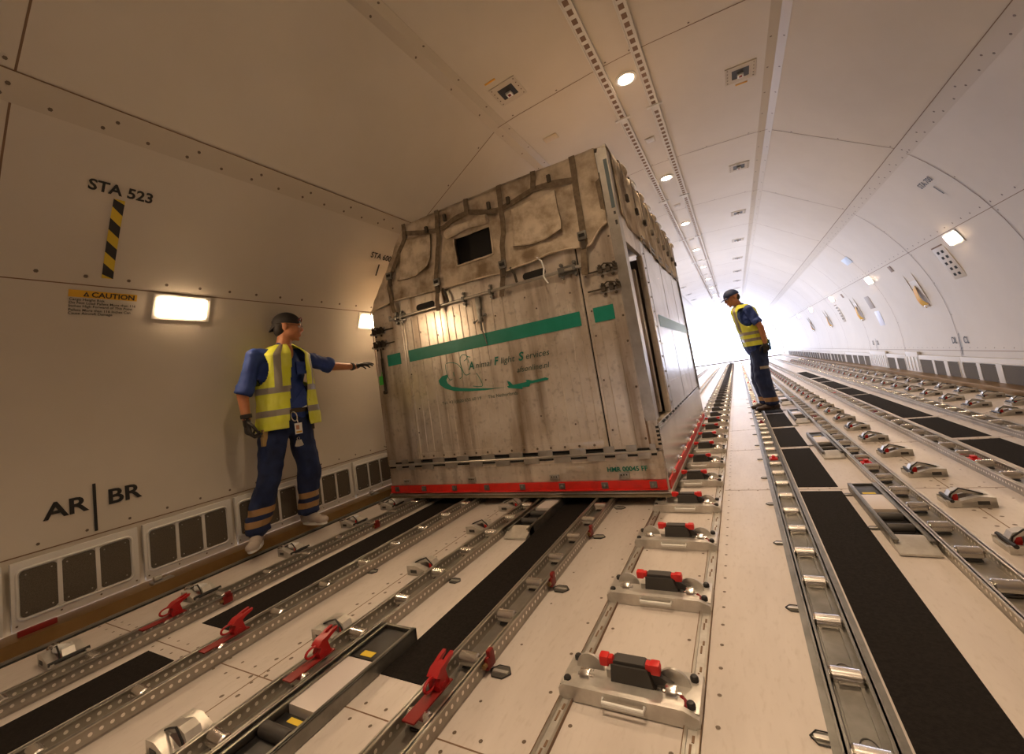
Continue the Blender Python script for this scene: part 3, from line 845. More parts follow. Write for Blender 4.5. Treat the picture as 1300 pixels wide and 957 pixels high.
# ------------------------------------------------------------------ powered drive units
def drive_unit(x0, x1, y0, y1, label, near=True):
    w = x1-x0; L = y1-y0
    t = thing('drive_unit', label, 'drive unit', ((x0+x1)/2, y0, 0), group='flat powered drive units set beside the roller trays')
    mb = MB()
    for s in (-1, 1):
        a, b = sorted((s*w/2, s*(w/2-.010))); mb.box(a, b, .05, L, .002, .046, 0, .002)
        a, b = sorted((s*w/2, s*(w/2-.018))); mb.box(a, b, .05, L, .040, .046, 0, .001)
    mb.box(-w/2+.01, w/2-.01, .05, L, .002, .010)
    mb.box(-w/2, w/2, L-.012, L, .002, .044, 0, .002)
    mb.build('tray_frame', M_alud, t)
    mb = MB(); mb.prism([(.0,.004),(.11,.004),(.11,.043),(.09,.043),(.0,.012)], -w/2, w/2, 'yz'); mb.build('ramp_plate', M_cast, t)
    mb = MB(); mb.box(-w/2+.012, w/2-.012, .42, .64, .010, .040, 0, .002); mb.build('cover_plate', M_pink, t)
    mb = MB(); mb.box(-w/2+.012, w/2-.012, .65, L-.02, .010, .036, 0, .003)
    mb.build('motor_cover', M_black, t)
    mb = MB(); mb.box(-w/2+.014, w/2-.014, .15, .41, .010, .022, 0, .002)
    for k in range(3): mb.box(-w/2+.03, w/2-.03, .17+.02*k, .18+.02*k, .022, .026)
    mb.build('gearbox', M_black, t)
    for yy in (.21, .34):
        mb = MB(); mb.lathe((-w/2+.02, yy, .030), [(.006,0),(.019,.001),(.020,.004),(.020,w-.044),(.019,w-.041),(.006,w-.04)], (1,0,0), 16)
        mb.build('rubber_roller', M_dgrey, t)
    mb = MB(); mb.box(-.03,.025,.66,.685,.0362,.0372); mb.build('yellow_label', M_yel, t, ang=0)
    mb = MB(); mb.box(-.025,.035,.385,.402,.0222,.0232); mb.build('small_label', M_yel, t, ang=0)
    return t
drive_unit(-1.395, -1.235, .37, 1.20, 'flat drive unit with yellow label at the bottom, beside the third roller tray')
drive_unit(-1.385, -1.235, 2.11, 2.94, 'flat drive unit half under the front of the stall')
yy = 2.14; k = 0
while yy < 22:
    k += 1; lb = 'flat drive unit between the black mats and the latches, %s from the camera' % nth(k)
    if k == 1: r0 = drive_unit(.405, .532, yy, yy+.83, lb)
    else: dup(r0, ((.405+.532)/2, yy, 0), lb)
    yy += 1.57

# ------------------------------------------------------------------ upright red stops
t = thing('end_stop', 'upright red end stop in the roller tray nearest the left wall', 'stop', (-2.555, .97, 0), group='upright red end stops standing in the roller trays')
mb = MB(); mb.box(-.022,.022,-.13,.04,.053,.058,0,.002); mb.build('slide', M_darkred, t)
mb = MB(); mb.prism([(-.020,.058),(.030,.058),(.018,.120),(.034,.132),(.030,.146),(-.004,.140),(-.026,.118),(-.012,.105),(-.022,.080)], -.022, .022, 'yz')
mb.cyl((-.024,0,.072),(.024,0,.072),.012,n=10); mb.v = [(x*.9, y*.9, .058+(z-.058)*.66) for x, y, z in mb.v]; mb.build('post', M_stopred, t)
mb = MB(); mb.tube([(.0,-.022+.030*math.cos(a)-.018,.100+.022*math.sin(a)) for a in [2*PI*k/14 for k in range(15)]], .0055, 6); mb.v = [(x, -.01+(y+.01)*.8, .058+(z-.058)*.66) for x, y, z in mb.v]; mb.build('ring_handle', M_stopred, t)
for s in (-1, 1):
    mb = MB(); mb.prism([(.03,.128),(.075,.146),(.08,.158),(.05,.154),(.02,.144)], s*.008, s*.020, 'yz'); mb.v = [(x, y*.75, .058+(z-.058)*.66) for x, y, z in mb.v]; mb.build('horn', M_stopred, t)
for x, lb in ((-2.005, 'upright red end stop in the roller tray second from the left wall'), (-1.462, 'upright red end stop in the third roller tray, in front of a lever latch'), (-.932, 'upright red end stop at the bottom edge, in the fourth roller tray')):
    dup(t, (x, .965, 0), lb)

# small red and brass clips on tray flanks
clips = [(-2.492,1.17,'left wall tray'),(-2.492,2.17,'left wall tray, further along'),(-.868,1.14,'fourth tray near its front'),(-.868,1.655,'fourth tray at its middle'),(-.868,2.19,'fourth tray near the stall')]
for x, y, lb in clips:
    tt = thing('tray_clip', 'small red locking clip on the flank of the %s' % lb, 'clip', (x, y, 0), group='small red locking clips on the tray flanks')
    mb = MB(); mb.box(-.008,.006,-.022,.022,.012,.050,0,.003); mb.box(-.004,.012,-.012,.012,.045,.066,0,.004); mb.build('clip_body', M_darkred, tt)
    mb = MB(); mb.cyl((-.002,-.035,.030),(-.002,-.022,.030),.008,n=8); mb.build('brass_pin', M_sill, tt)
for k in range(9):
    yy = 2.30+1.9*k
    for x, nm in ((.093, 'sunken tray'), (.598, 'drive unit tray'), (1.102, 'right mat tray')):
        y2 = yy + (x*1.3 % .7) + 1.2
        tt = thing('tray_clip', 'red stop clip between rollers of the %s, %s from camera' % (nm, nth(k+1)), 'clip', (x, y2, 0), group='red stop clips lying between the rollers')
        y3 = y2
        ph = {.093:1.365,.598:1.881,1.102:3.103}[x]; q = round((y3-ph)/.2445-.5)+.5; tt.location.y = ph+q*.2445
        mb = MB(); mb.box(-.026,.026,-.035,.030,.022,.036,0,.004); mb.box(-.012,.012,-.02,.02,.034,.052,0,.005); mb.build('clip_body', M_darkred if k % 2 else M_red, tt)

# tie-down pans
def pan(x, y, label, rz=0, r=.030, group='flush tie-down pans in the floor'):
    t = thing('tie_down_pan', label, 'tie-down', (x, y, 0), rz, group)
    mb = MB(); mb.add([(r*1.25*math.cos(k*PI/3), r*math.sin(k*PI/3), .0012) for k in range(6)] + [(r*1.25*math.cos(k*PI/3), r*math.sin(k*PI/3), 0) for k in range(6)], [tuple(range(6))] + [(k, (k+1) % 6, 6+(k+1) % 6, 6+k) for k in range(6)]); mb.build('pan', M_alud, t, ang=0)
    mb = MB(); pts = [(r*1.25*math.cos(k*PI/3), r*math.sin(k*PI/3), .0035) for k in range(7)]; mb.tube(pts, .0016, 5); mb.build('ring', M_black, t)
    mb = MB(); mb.box(-r*.9, r*.9, -.006, .006, .001, .006, 0, .001); mb.build('bar', M_cast, t)
    return t
p = pan(-.832, 1.14, 'flush tie-down pan right of the fourth tray, first from the camera')
for k, y in enumerate((1.65, 2.20, 2.66)): dup(p, (-.832, y, 0), 'flush tie-down pan right of the fourth tray, %s from the camera' % nth(k+2))
p = pan(.012, 1.16, 'small tie-down pan left of the sunken tray, first from the camera', r=.022)
for k in range(1, 14): dup(p, (.012, 1.16+.527*k, 0), 'small tie-down pan left of the sunken tray, %s from the camera' % nth(k+1))
p = pan(.392, 2.42, 'small tie-down pan between the long mat and the first drive unit', r=.022)
dup(p, (.392, 2.90, 0), 'small tie-down pan beside the far end of the first drive unit')
for k, y in enumerate((4.2, 5.2, 6.4)): dup(p, (.392, y, 0), 'small tie-down pan along the drive unit row, %s of the farther ones' % nth(k+1))
p = pan(-1.19, 1.62, 'tie-down pan on the right flank of the third tray', r=.026); p.location.x = -1.375
dup(p, (-1.935, 1.62, 0), 'tie-down pan on the right flank of the second tray')
p = thing('sill_stop', 'small steel stop standing on the left sill near the first wall side latch', 'stop', (-3.16, 1.15, .072), group='small steel stops on the left sill')
mb = MB(); mb.box(-.03,.03,-.05,.05,0,.008,0,.002); mb.lathe((0,-.02,.024),[(.004,-.02),(.015,-.018),(.015,.018),(.004,.02)],(0,1,0),12,); mb.build('stop_body', M_alu, p)
for y, lb in ((.45, 'small steel stop on the left sill at the picture edge'), (2.16, "small steel stop on the left sill just right of the workman's foot"), (2.75, 'small steel stop on the left sill at the corner of the stall')): dup(p, (-3.16, y, .072), lb)
mb = MB(); mb.box(-.010,.010,-.065,.065,0,.026,0,.005); o = mb.build('red_lever', M_darkred); o.location = (-3.175, .665, .072); tag(o, 'dark red lever lying on the left sill at the picture edge', 'lever')
# ------------------------------------------------------------------ the animal stall
RX, RY, RZ = -1.68, 2.69, .056
stall = thing('animal_stall', 'large dented metal animal transport stall with canvas top and green stripe', 'container', (RX, RY, RZ))
def SB(mb, name, mats, parent=None, ang=35, kind=None):
    """build at world coordinates under the stall (or under one of its parts)"""
    return mb.build(name, mats, parent or stall, (RX, RY, RZ), ang, kind)
XL, XR, Y0, Y1 = -2.862, -.512, 2.69, 5.82
FY = 2.700      # sheet face of the front
# pallet with red rail
mb = MB()
mb.box(XL-.005, XR+.006, Y0-.004, Y1+.03, .058, .078, 0, .003)
mb.box(XL, XR+.006, Y0+.004, Y1+.025, .078, .088, 1)
mb.box(XL-.012, XR+.009, Y0-.010, Y1+.036, .082, .094, 2, .004)
SB(mb, 'pallet', [M_pallet, M_dark, M_alu])
mb = MB()
mb.box(XL+.01, XR-.008, FY-.016, FY-.002, .112, .164, 0, .002); mb.box(XL+.01, XR-.008, FY-.028, FY-.002, .106, .113, 0)
SB(mb, 'front_rail', M_redrail)
mb = MB(); mb.box(XR-.012, XR+.006, Y0+.05, Y1+.01, .094, .150, 0, .003)
SB(mb, 'side_rail', M_redrail)
for x in (-2.777,-2.471,-2.152,-1.844,-1.532,-1.218,-.912,-.60):
    mb = MB(); mb.box(x-.022, x+.022, FY-.024, FY-.014, .118, .158, 0, .003); mb.lathe((x, FY-.024, .135), [(.012,0),(.012,.008),(.006,.012)], (0,-1,0), 8)
    SB(mb, 'rail_bolt', M_alud)
for k in range(9):
    y = 2.9+.34*k
    mb = MB(); mb.lathe((XR+.004, y, .165), [(.014,0),(.014,.012),(.007,.018)], (1,0,0), 8); mb.box(XR-.004, XR+.008, y-.02, y+.02, .145, .185, 0, .003)
    SB(mb, 'side_bolt', M_steel)

# base band with the long toothed hinge
mb = MB()
mb.box(XL+.008, XR-.006, FY, FY+.03, .094, .335, 0)
mb.box(XL+.008, XR-.006, FY-.003, FY, .285, .292, 0)
mb.box(XL+.008, XR-.006, FY-.0025, FY, .168, .172, 0)
for x0, x1 in ((-2.30,-2.17),(-1.99,-1.90),(-1.62,-1.46),(-1.18,-1.04),(-.70,-.57)):
    mb.box(x0, x1, FY-.003, FY, .225, .262, 0, .001)
SB(mb, 'base_band', M_sheet)
T = [-2.845,-2.771,-2.699,-2.622,-2.555,-2.475,-2.350,-2.225,-2.101,-1.982,-1.860,-1.739,-1.612,-1.495,-1.371,-1.254,-1.128,-1.006,-.887,-.811,-.735,-.665,-.585,-.545]
mb = MB(); mv = MB()
mb.cyl((XL+.012, FY-.004, .339), (XR-.03, FY-.004, .339), .0085, n=8)
for i, (a, b) in enumerate(zip(T, T[1:])):
    if i % 2 == 0: mb.box(a+.002, b-.002, FY-.009, FY-.001, .328, .385, 0, .0015); mv.box(a+.004, b-.004, FY-.0095, FY-.0005, .314, .327, 0)
    else: mb.box(a+.002, b-.002, FY-.009, FY-.001, .295, .349, 0, .0015); mv.box(a+.004, b-.004, FY-.0095, FY-.0005, .350, .362, 0)
SB(mb, 'long_hinge', M_alu)
SB(mv, 'hinge_gaps', M_dark, ang=0)
for x in (-2.66,-1.98,-1.27,-.775):
    mb = MB(); mb.box(x-.035, x+.035, FY-.016, FY, .178, .215, 0, .004)
    for k in (-1,0,1): mb.box(x+k*.018-.004, x+k*.018+.004, FY-.018, FY-.015, .198, .206, 1)
    SB(mb, 'number_tag', [M_alu, M_dark])
# front sheets
ZT = 1.90
mb = MB()
mb.prism([(XL,.345),(-2.492,.345),(-2.492,ZT),(-2.62,2.02),(-2.838,1.722)], FY, FY+.03, 'xz')
mb.box(-2.515,-2.490, FY-.008, FY, .345, 1.60, 0, .002)
mb.box(XL, XL+.012, FY-.004, FY, .345, 1.72, 0)
SB(mb, 'left_panel', M_sheet)
mb = MB()
mb.box(-2.486, -.846, FY, FY+.03, .375, ZT, 0)
for k, x in enumerate((-2.464,-2.39,-2.317,-2.222,-2.131,-2.07,-2.008,-1.938,-1.869,-1.807,-1.745,-1.66,-1.568,-1.473,-1.382,-1.275,-1.19,-1.10,-1.03,-.965,-.90)):
    mb.prism([(x-.0045, FY),(x+.0045, FY),(x, FY-.0035)], .44, 1.58, 'xy')
mb.box(-2.486,-.846, FY-.003, FY, .375, .425, 0, .001)
mb.box(-2.486,-2.468, FY-.006, FY, .375, 1.6, 0, .001); mb.box(-.872,-.848, FY-.006, FY, .375, 1.6, 0, .001)
for k in range(15): mb.lathe((-2.44+.107*k, FY-.003, .400), [(.009,0),(.008,.003),(.003,.005)], (0,-1,0), 8, 1)
for x, z in ((-2.30,1.44),(-2.12,1.38),(-1.55,1.42),(-1.20,1.40),(-1.72,.95),(-1.30,.63),(-1.05,.55),(-1.28,1.50),(-2.42,.80),(-.93,1.45),(-1.93,1.50),(-2.46,1.1),(-2.46,.6),(-.86,1.2),(-.86,.9),(-.86,.6)):
    mb.lathe((x, FY-.002, z), [(.007,0),(.006,.003),(.002,.004)], (0,-1,0), 7, 1)
dr = SB(mb, 'door', [M_sheet, M_rivet])
mb = MB(); mb.box(-.846,-.834, FY+.004, FY+.03, .345, ZT, 0); SB(mb, 'door_gap', M_dark, ang=0)
mb = MB()
mb.box(-.834,-.578, FY, FY+.03, .355, 1.90, 0)
mb.box(-.834,-.818, FY-.006, FY, .355, 1.60, 0, .001)
for x in (-.76,-.66): mb.prism([(x-.0035, FY),(x+.0035, FY),(x, FY-.0025)], .38, 1.5, 'xy')
for z in (.42,.75,1.05,1.22,1.46,1.76): mb.lathe((-.600, FY, z), [(.008,0),(.006,.003),(.002,.004)], (0,-1,0), 7, 1); mb.lathe((-.80, FY-.006, z+.07), [(.007,0),(.005,.003),(.002,.004)], (0,-1,0), 7, 1)
SB(mb, 'right_panel', [M_sheet, M_rivet])
mb = MB(); mb.box(-.585,-.575, FY-.002, FY, .35, 1.7, 0); SB(mb, 'panel_groove', M_seam, ang=0)
# corner post
mb = MB()
mb.prism([(-.578,.53),(XR,.53),(XR,2.355),(-.508,2.372),(-.565,2.365),(-.578,2.33)], FY-.012, FY+.085, 'xz')
mb.box(-.582,-.572, FY-.014, FY-.010, .55, 2.33, 0)
po = SB(mb, 'corner_post', M_alu)
mb = MB(); mb.box(-.543,-.519, FY-.0145, FY-.012, 1.93, 2.27, 0); SB(mb, 'post_slot', mat('slot_blue_grey', (.10,.14,.16), .35), po, ang=0)
mb = MB(); mb.box(-.536,-.522, FY-.0145, FY-.012, 1.885, 1.905, 0); mb.box(-.536,-.522, FY-.0145, FY-.012, 1.815, 1.845, 0); SB(mb, 'post_marks', M_dgrey, po, ang=0)
mb = MB(); mb.box(-.572, XR-.004, FY+.0, FY+.03, .355, .53, 0); mb.box(-.545, XR-.002, FY-.004, FY, .36, .51, 0, .001); SB(mb, 'post_foot', M_sheet)
mb = MB()
for k in range(5): mb.box(-.528,-.508, FY-.0055, FY-.0035, .375+.026*k, .389+.026*k)
SB(mb, 'foot_slots', M_dark, ang=0)
mb = MB(); mb.box(-.61,-.580, FY-.006, FY+.004, 2.20, 2.34, 0, .002); SB(mb, 'white_plate', M_white)

# right side: skirt, door recess, long sheet
mb = MB()
mb.box(XR-.03, XR, FY+.03, Y1, .094, .50, 0)
mb.box(XR-.002, XR+.004, FY+.03, Y1, .455, .475, 0, .001)
SB(mb, 'side_skirt', M_side)
mb = MB()
for k in range(18):
    y = 2.9+.16*k; mb.box(XR-.002, XR+.0052, y, y+.07, .482, .494)
SB(mb, 'side_hinge_gaps', M_dark, ang=0)
mb = MB()
mb.box(XR-.03, XR-.002, 3.34, Y1, .50, 2.20, 0)
for y in (3.48,4.3,5.1,5.75): mb.box(XR-.002, XR, y-.004, y+.004, .5, 1.85, 0)
mb.box(XR-.002, XR+.003, 3.34, Y1, .70, .712, 0); mb.box(XR-.002, XR+.003, 3.55, Y1, 1.02, 1.03, 0)
ss = SB(mb, 'side_sheet', M_side)
mb = MB()
for k in range(14): mb.lathe((XR-.002, 3.42, .56+.12*k), [(.008,0),(.006,.004),(.002,.005)], (1,0,0), 7); mb.lathe((XR-.002, 3.52+.16*k, 1.86), [(.008,0),(.006,.004),(.002,.005)], (1,0,0), 7)
SB(mb, 'side_rivets', M_rivet, ss)
mb = MB(); mb.box(XR-.02, XR+.012, Y1-.02, Y1+.012, .44, 2.20, 0, .002); SB(mb, 'rear_corner_edge', M_alud)
mb = MB()
mb.box(XR-.03, XR-.001, FY+.085, 3.34, 1.72, 2.20, 0)
SB(mb, 'side_upper_panel', M_sheet)
# recessed side door with its frame
mb = MB()
mb.box(XR-.13, XR-.115, FY+.085, 3.34, .50, 1.52, 0)
mb.box(XR-.115, XR-.075, 2.98, 3.06, .52, 1.52, 0, .004); mb.box(XR-.115, XR-.045, 3.16, 3.22, .52, 1.60, 0, .004)
mb.box(XR-.04, XR+.004, 3.29, 3.34, .50, 1.72, 0, .004)
mb.box(XR-.13, XR-.002, 2.79, 3.33, .49, .502, 0)
for z in (.62,.9,1.2,1.45): mb.lathe((XR-.115, 3.11, z), [(.009,0),(.006,.004),(.002,.005)], (1,0,0), 7, 1); mb.lathe((XR-.115, 2.92, z+.05), [(.009,0),(.006,.004),(.002,.005)], (1,0,0), 7, 1)
SB(mb, 'side_door', [M_sheet, M_rivet])
mb = MB(); mb.box(XR-.10, XR-.09, 3.02, 3.22, 1.50, 1.64, 0); SB(mb, 'white_notice', M_white)
mb = MB(); mb.box(XR-.0985, XR-.096, 2.80, 2.93, 1.16, 1.28) if False else mb.box(XR-.1145, XR-.112, 2.86, 2.96, 1.14, 1.27); SB(mb, 'green_stripe', M_green, ang=0)
mb = MB(); mb.box(XR-.0015, XR+.0006, 3.60, 5.72, 1.17, 1.27); SB(mb, 'side_green_stripe', mat('faded_green', (.08,.26,.22), .35, .2), ang=0)
for z0 in (1.875, 1.915):
    mb = MB(); mb.tube([(XR+.006, 3.45, z0), (XR+.008, 4.4, z0-.004), (XR+.006, Y1-.05, z0)], .006, 6); SB(mb, 'side_rope', M_alud)
# left and rear walls, closing the body
mb = MB(); mb.box(XL, XL+.03, FY+.03, Y1, .094, 1.70, 0); SB(mb, 'left_wall', M_side)
mb = MB()
mb.prism([(XL+.03,.094),(XR-.03,.094),(XR-.03,2.30),(-2.33,2.30),(XL+.03,1.70)], Y1-.03, Y1, 'xz'); SB(mb, 'rear_wall', M_side)
mb = MB(); mb.box(XL+.03, XR-.03, FY+.03, Y1-.03, .094, .12, 0); SB(mb, 'stall_floor', M_dgrey)

# green stripes
for x0, x1 in ((-2.715,-2.560),(-2.460,-.886),(-.790,-.652)):
    mb = MB(); z0, z1 = 1.208, 1.308
    mb.box(x0, x1, FY-.0045, FY-.0015, z0, z1); SB(mb, 'green_stripe', M_green, ang=0)

# lettering and emblem, painted on the door
def flat(mb, vs, fs, m=0, y=FY-.0048): mb.add([(x, y, z) for x, z in vs], fs, m)
def ftext(s, size, x, z, m=0, bold=.0, sx=1.0, shear=0, mb=None, fit=None):
    vs, fs = text_mesh(s, size, bold, 1.0, shear=shear)
    w = max(u for u, v in vs)-min(u for u, v in vs); k = (fit/w) if fit else sx
    flat(mb, [(x+u*k, z+v) for u, v in vs], fs, m)
M_dgt = mat('dark_green_text', (.03,.09,.07), .5)
for nm, s, sz, x, z, fit_, bo, mm in (('initial','A',.085,-1.862,1.050,.055,.002,M_greend),('word','nimal',.066,-1.800,1.052,.155,0,M_dgt),('initial','F',.085,-1.625,1.050,.045,.002,M_greend),('word','light',.066,-1.568,1.052,.125,0,M_dgt),
        ('initial','S',.085,-1.412,1.050,.050,.002,M_greend),('word','ervices',.066,-1.352,1.052,.190,0,M_dgt),('web_address','afsonline.nl',.058,-1.440,.966,.268,0,M_dgt),('telephone_number','Tel: +31(0)20 655 60 19',.034,-2.170,.806,.385,0,M_dgt),('country_name','The Netherlands',.036,-1.722,.806,.265,0,M_dgt)):
    mb = MB(); ftext(s, sz, x, z, 0, bo, fit=fit_, shear=.25 if sz > .05 else 0, mb=mb); SB(mb, 'painted_'+nm, mm, dr, ang=0)
SWOOSH = [(-2.076,1.043),(-2.134,1.038),(-2.176,1.007),(-2.168,.97),(-2.118,.932),(-2.034,.903),(-1.886,.882),(-1.733,.872),(-1.604,.872),(-1.547,.871),(-1.682,.88),(-1.831,.898),(-1.965,.919),(-2.049,.941),(-2.088,.973),(-2.095,1.001),(-2.073,1.029)]
PLANE = [(-1.534,.915),(-1.512,.908),(-1.488,.88),(-1.372,.887),(-1.374,.901),(-1.356,.901),(-1.326,.89),(-1.215,.898),(-1.193,.887),(-1.201,.879),(-1.343,.87),(-1.356,.85),(-1.41,.853),(-1.417,.84),(-1.475,.852),(-1.529,.862),(-1.541,.875),(-1.524,.88)]
STROKES = [[(-2.077,1.133),(-2.027,1.134),(-1.964,1.111),(-1.93,1.061),(-1.933,1.009),(-1.963,.991)],[(-2.083,1.129),(-2.086,1.085),(-2.078,1.03),(-2.056,.995),(-2.033,1.001)],[(-1.897,1.126),(-1.868,1.139),(-1.859,1.16),(-1.893,1.177),(-1.922,1.166),(-1.935,1.124),(-1.927,1.078),(-1.909,1.023),(-1.884,1.012),(-1.851,1.023)],[(-1.864,1.158),(-1.829,1.146)],[(-1.795,1.015),(-1.768,.96),(-1.754,.915),(-1.778,.905),(-1.848,.919)],[(-2.018,1.057),(-2.013,1.02)],[(-1.857,1.138),(-1.853,1.102)]]
def tri(poly):
    from mathutils.geometry import tessellate_polygon
    return [tuple(f) for f in tessellate_polygon([[Vector((x, z, 0)) for x, z in poly]])]
mb = MB()
flat(mb, SWOOSH, tri(SWOOSH)); flat(mb, PLANE, tri(PLANE))
for st in STROKES:
    # smooth stroke
    P = [Vector((x, z)) for x, z in st]; Q = []
    for i in range(len(P)-1):
        p0, p1, p2, p3 = P[max(i-1,0)], P[i], P[i+1], P[min(i+2,len(P)-1)]
        for k in range(6):
            t_ = k/6; Q.append(.5*((2*p1)+(p2-p0)*t_+(2*p0-5*p1+4*p2-p3)*t_**2+(3*p1-p0-3*p2+p3)*t_**3))
    Q.append(P[-1])
    for a, b in zip(Q, Q[1:]):
        d = (b-a); 
        if d.length < 1e-5: continue
        nn = Vector((-d.y, d.x)).normalized()*.0026
        flat(mb, [tuple(a-nn), tuple(b-nn), tuple(b+nn), tuple(a+nn)], [(0,1,2,3)], 0)
SB(mb, 'painted_emblem', M_green, dr, ang=0)
mb = MB(); ftext('HMR 00045 FF', .042, -.885, .222, 0, .0012, fit=.262, mb=mb)
SB(mb, 'serial_lettering', M_greend, ang=0)

# long bar, brackets, locks
mb = MB(); mb.cyl((-2.60, FY-.030, 1.606), (-.78, FY-.030, 1.606), .0125, n=12); mb.cyl((-2.60, FY-.030, 1.596), (-2.60, FY-.030, 1.640), .012, n=8)
SB(mb, 'locking_bar', M_alu)
for x in (-2.530,-2.470,-1.798,-1.545,-.955,-.860):
    mb = MB(); mb.box(x-.012, x+.012, FY-.046, FY, 1.588, 1.626, 0, .003); mb.lathe((x, FY-.02, 1.650), [(.004,-.012),(.013,-.010),(.013,.010),(.004,.012)], (0,-1,0), 8); mb.lathe((x, FY-.02, 1.566), [(.004,-.012),(.013,-.010),(.013,.010),(.004,.012)], (0,-1,0), 8)
    mb.box(x-.006, x+.006, FY-.010, FY, 1.55, 1.665)
    SB(mb, 'bar_bracket', M_alud)
mb = MB(); mb.box(-.99,-.86, FY-.014, FY, 1.575, 1.640, 0, .003); mb.box(-.975,-.93, FY-.05, FY-.012, 1.590, 1.622, 0, .004); SB(mb, 'bar_end_plate', M_alud)
mb = MB(); mb.box(-2.56,-2.44, FY-.012, FY, 1.570, 1.640, 0, .003); SB(mb, 'bar_end_plate', M_alud)
# centre latch hanging from the bar
mb = MB()
mb.box(-1.700,-1.655, FY-.022, FY, 1.49, 1.60, 0, .004); mb.cyl((-1.678, FY-.02, 1.50), (-1.678, FY-.02, 1.33), .009, n=8)
mb.box(-1.695,-1.660, FY-.030, FY-.004, 1.40, 1.50, 0, .006)
for s in (-1, 1): mb.cyl((-1.678, FY-.024, 1.425+.0*s), (-1.678+s*.052, FY-.024, 1.425+.02*s), .006, n=6); mb.sph((-1.678+s*.055, FY-.024, 1.425+.02*s), .012, 8)
mb.tube([(-1.678, FY-.02, 1.34),(-1.664, FY-.012, 1.28),(-1.655, FY-.010, 1.22)], .0045, 6)
SB(mb, 'centre_latch', M_alud)
for i, (x0, x1) in enumerate(((-2.312,-2.110),(-1.270,-1.082))):
    mb = MB()
    z0 = 1.650; r = .027; pts = []
    for cx, a0 in ((x1-r, -PI/2), (x0+r, PI/2)):
        for k in range(8): an = a0+PI*k/7; pts.append((cx+r*math.cos(an), z0+r*math.sin(an)))
    mb.prism(pts, FY-.0022, FY-.0012, 'xz'); SB(mb, 'grip_slot', M_dark, ang=0)
def corner_lock(x0, x1, z, flip):
    mb = MB()
    mb.cyl((x0, FY-.014, z), (x1, FY-.014, z), .0055, n=8)
    c = x1-.06 if flip else x0+.06
    mb.box(c-.085, c+.07, FY-.006, FY, z-.030, z+.035, 1, .002)
    for d in (-.055, .0, .045):
        mb.box(c+d-.016, c+d+.014, FY-.030, FY-.004, z-.020, z+.022, 0, .004); mb.lathe((c+d, FY-.03, z+.026), [(.010,-.008),(.010,.008)], (1,0,0), 8)
    mb.tube([(c-.06, FY-.030, z+.012),(c-.02, FY-.040, z+.034),(c+.03, FY-.038, z+.022),(c+.058, FY-.030, z-.008)], .005, 6)
    mb.lathe((c+.02, FY-.006, z-.040), [(.011,0),(.008,.006),(.002,.008)], (0,-1,0), 8); mb.lathe((c-.05, FY-.006, z-.040), [(.011,0),(.008,.006),(.002,.008)], (0,-1,0), 8)
    SB(mb, 'corner_lock', [M_webd, M_alu])
corner_lock(-.80, -.575, 1.545, True); corner_lock(-.80, -.575, 1.420, True)
corner_lock(-2.83, -2.60, 1.535, False); corner_lock(-2.83, -2.60, 1.412, False)
for z in (1.535, 1.412):
    mb = MB(); mb.sph((-2.862, FY-.014, z-.012), .014, 8); mb.cyl((-2.86, FY-.014, z-.012), (-2.82, FY-.014, z), .006, n=6); SB(mb, 'lock_knob', M_alu)
mb = MB(); mb.box(-2.785,-2.765, FY-.020, FY-.004, .985, 1.29, 0, .004); mb.lathe((-2.775, FY-.02, .985), [(.004,-.012),(.017,-.010),(.017,.010),(.004,.012)], (0,-1,0), 8); mb.cyl((-2.775, FY-.012, 1.29), (-2.775, FY-.012, 1.38), .006, n=6)
SB(mb, 'vertical_lever', M_webd)
mb = MB(); mb.box(-2.845,-2.790, FY-.008, FY-.002, 1.055, 1.135, 0, .002); mb.cyl((-2.818, FY-.005, 1.13), (-2.80, FY-.005, 1.17), .003, n=5)
SB(mb, 'green_tag', mat('bright_green_tag', (.10,.70,.12), .4))

# canvas top
def lerp_pts(pts, x):
    for (a, b), (c, d) in zip(pts, pts[1:]):
        if a <= x <= c: return b+(d-b)*(x-a)/(c-a)
    return pts[0][1] if x < pts[0][0] else pts[-1][1]
BOT = [(-2.838,1.722),(-2.70,1.735),(-2.548,1.758),(-2.30,1.748),(-1.996,1.733),(-1.70,1.730),(-1.41,1.718),(-1.20,1.726),(-1.011,1.749),(-.90,1.748),(-.792,1.728),(-.745,1.722),(-.72,1.722),(-.642,1.812),(-.585,1.842)]
TOP = [(-2.838,1.724),(-2.60,2.035),(-2.325,2.385),(-1.4,2.372),(-.585,2.365)]
FB = []    # cloth folds
def cloth_y(x, z):
    n = noise.noise(Vector((x*3.2, z*3.0, 1.7)))*.016 + noise.noise(Vector((x*9+z*5, z*7, 4.1)))*.012 + abs(noise.noise(Vector((x*5-z*6, z*5+x*2, 9.1))))*-.014 + noise.noise(Vector((x*22, z*20, 2)))*.003
    edge = max(0, 1-(z-lerp_pts(BOT, x))/.12)
    return FY-.014 + n - .008*edge*(1+math.sin(x*23)*.6)
NX, NZ = 110, 34
def cgrid(fn, nx, nz):
    vs = [fn(i/nx, j/nz) for j in range(nz+1) for i in range(nx+1)]
    fs = [(j*(nx+1)+i, j*(nx+1)+i+1, (j+1)*(nx+1)+i+1, (j+1)*(nx+1)+i) for j in range(nz) for i in range(nx)]
    return vs, fs
WIN = (-1.815, -1.470, 1.885, 2.108)   # open window in the canvas
vs = []; fs = []
xs = sorted(set([-2.836+(-.587+2.836)*i/NX for i in range(NX+1)] + [WIN[0], WIN[1]]))
zrel = []
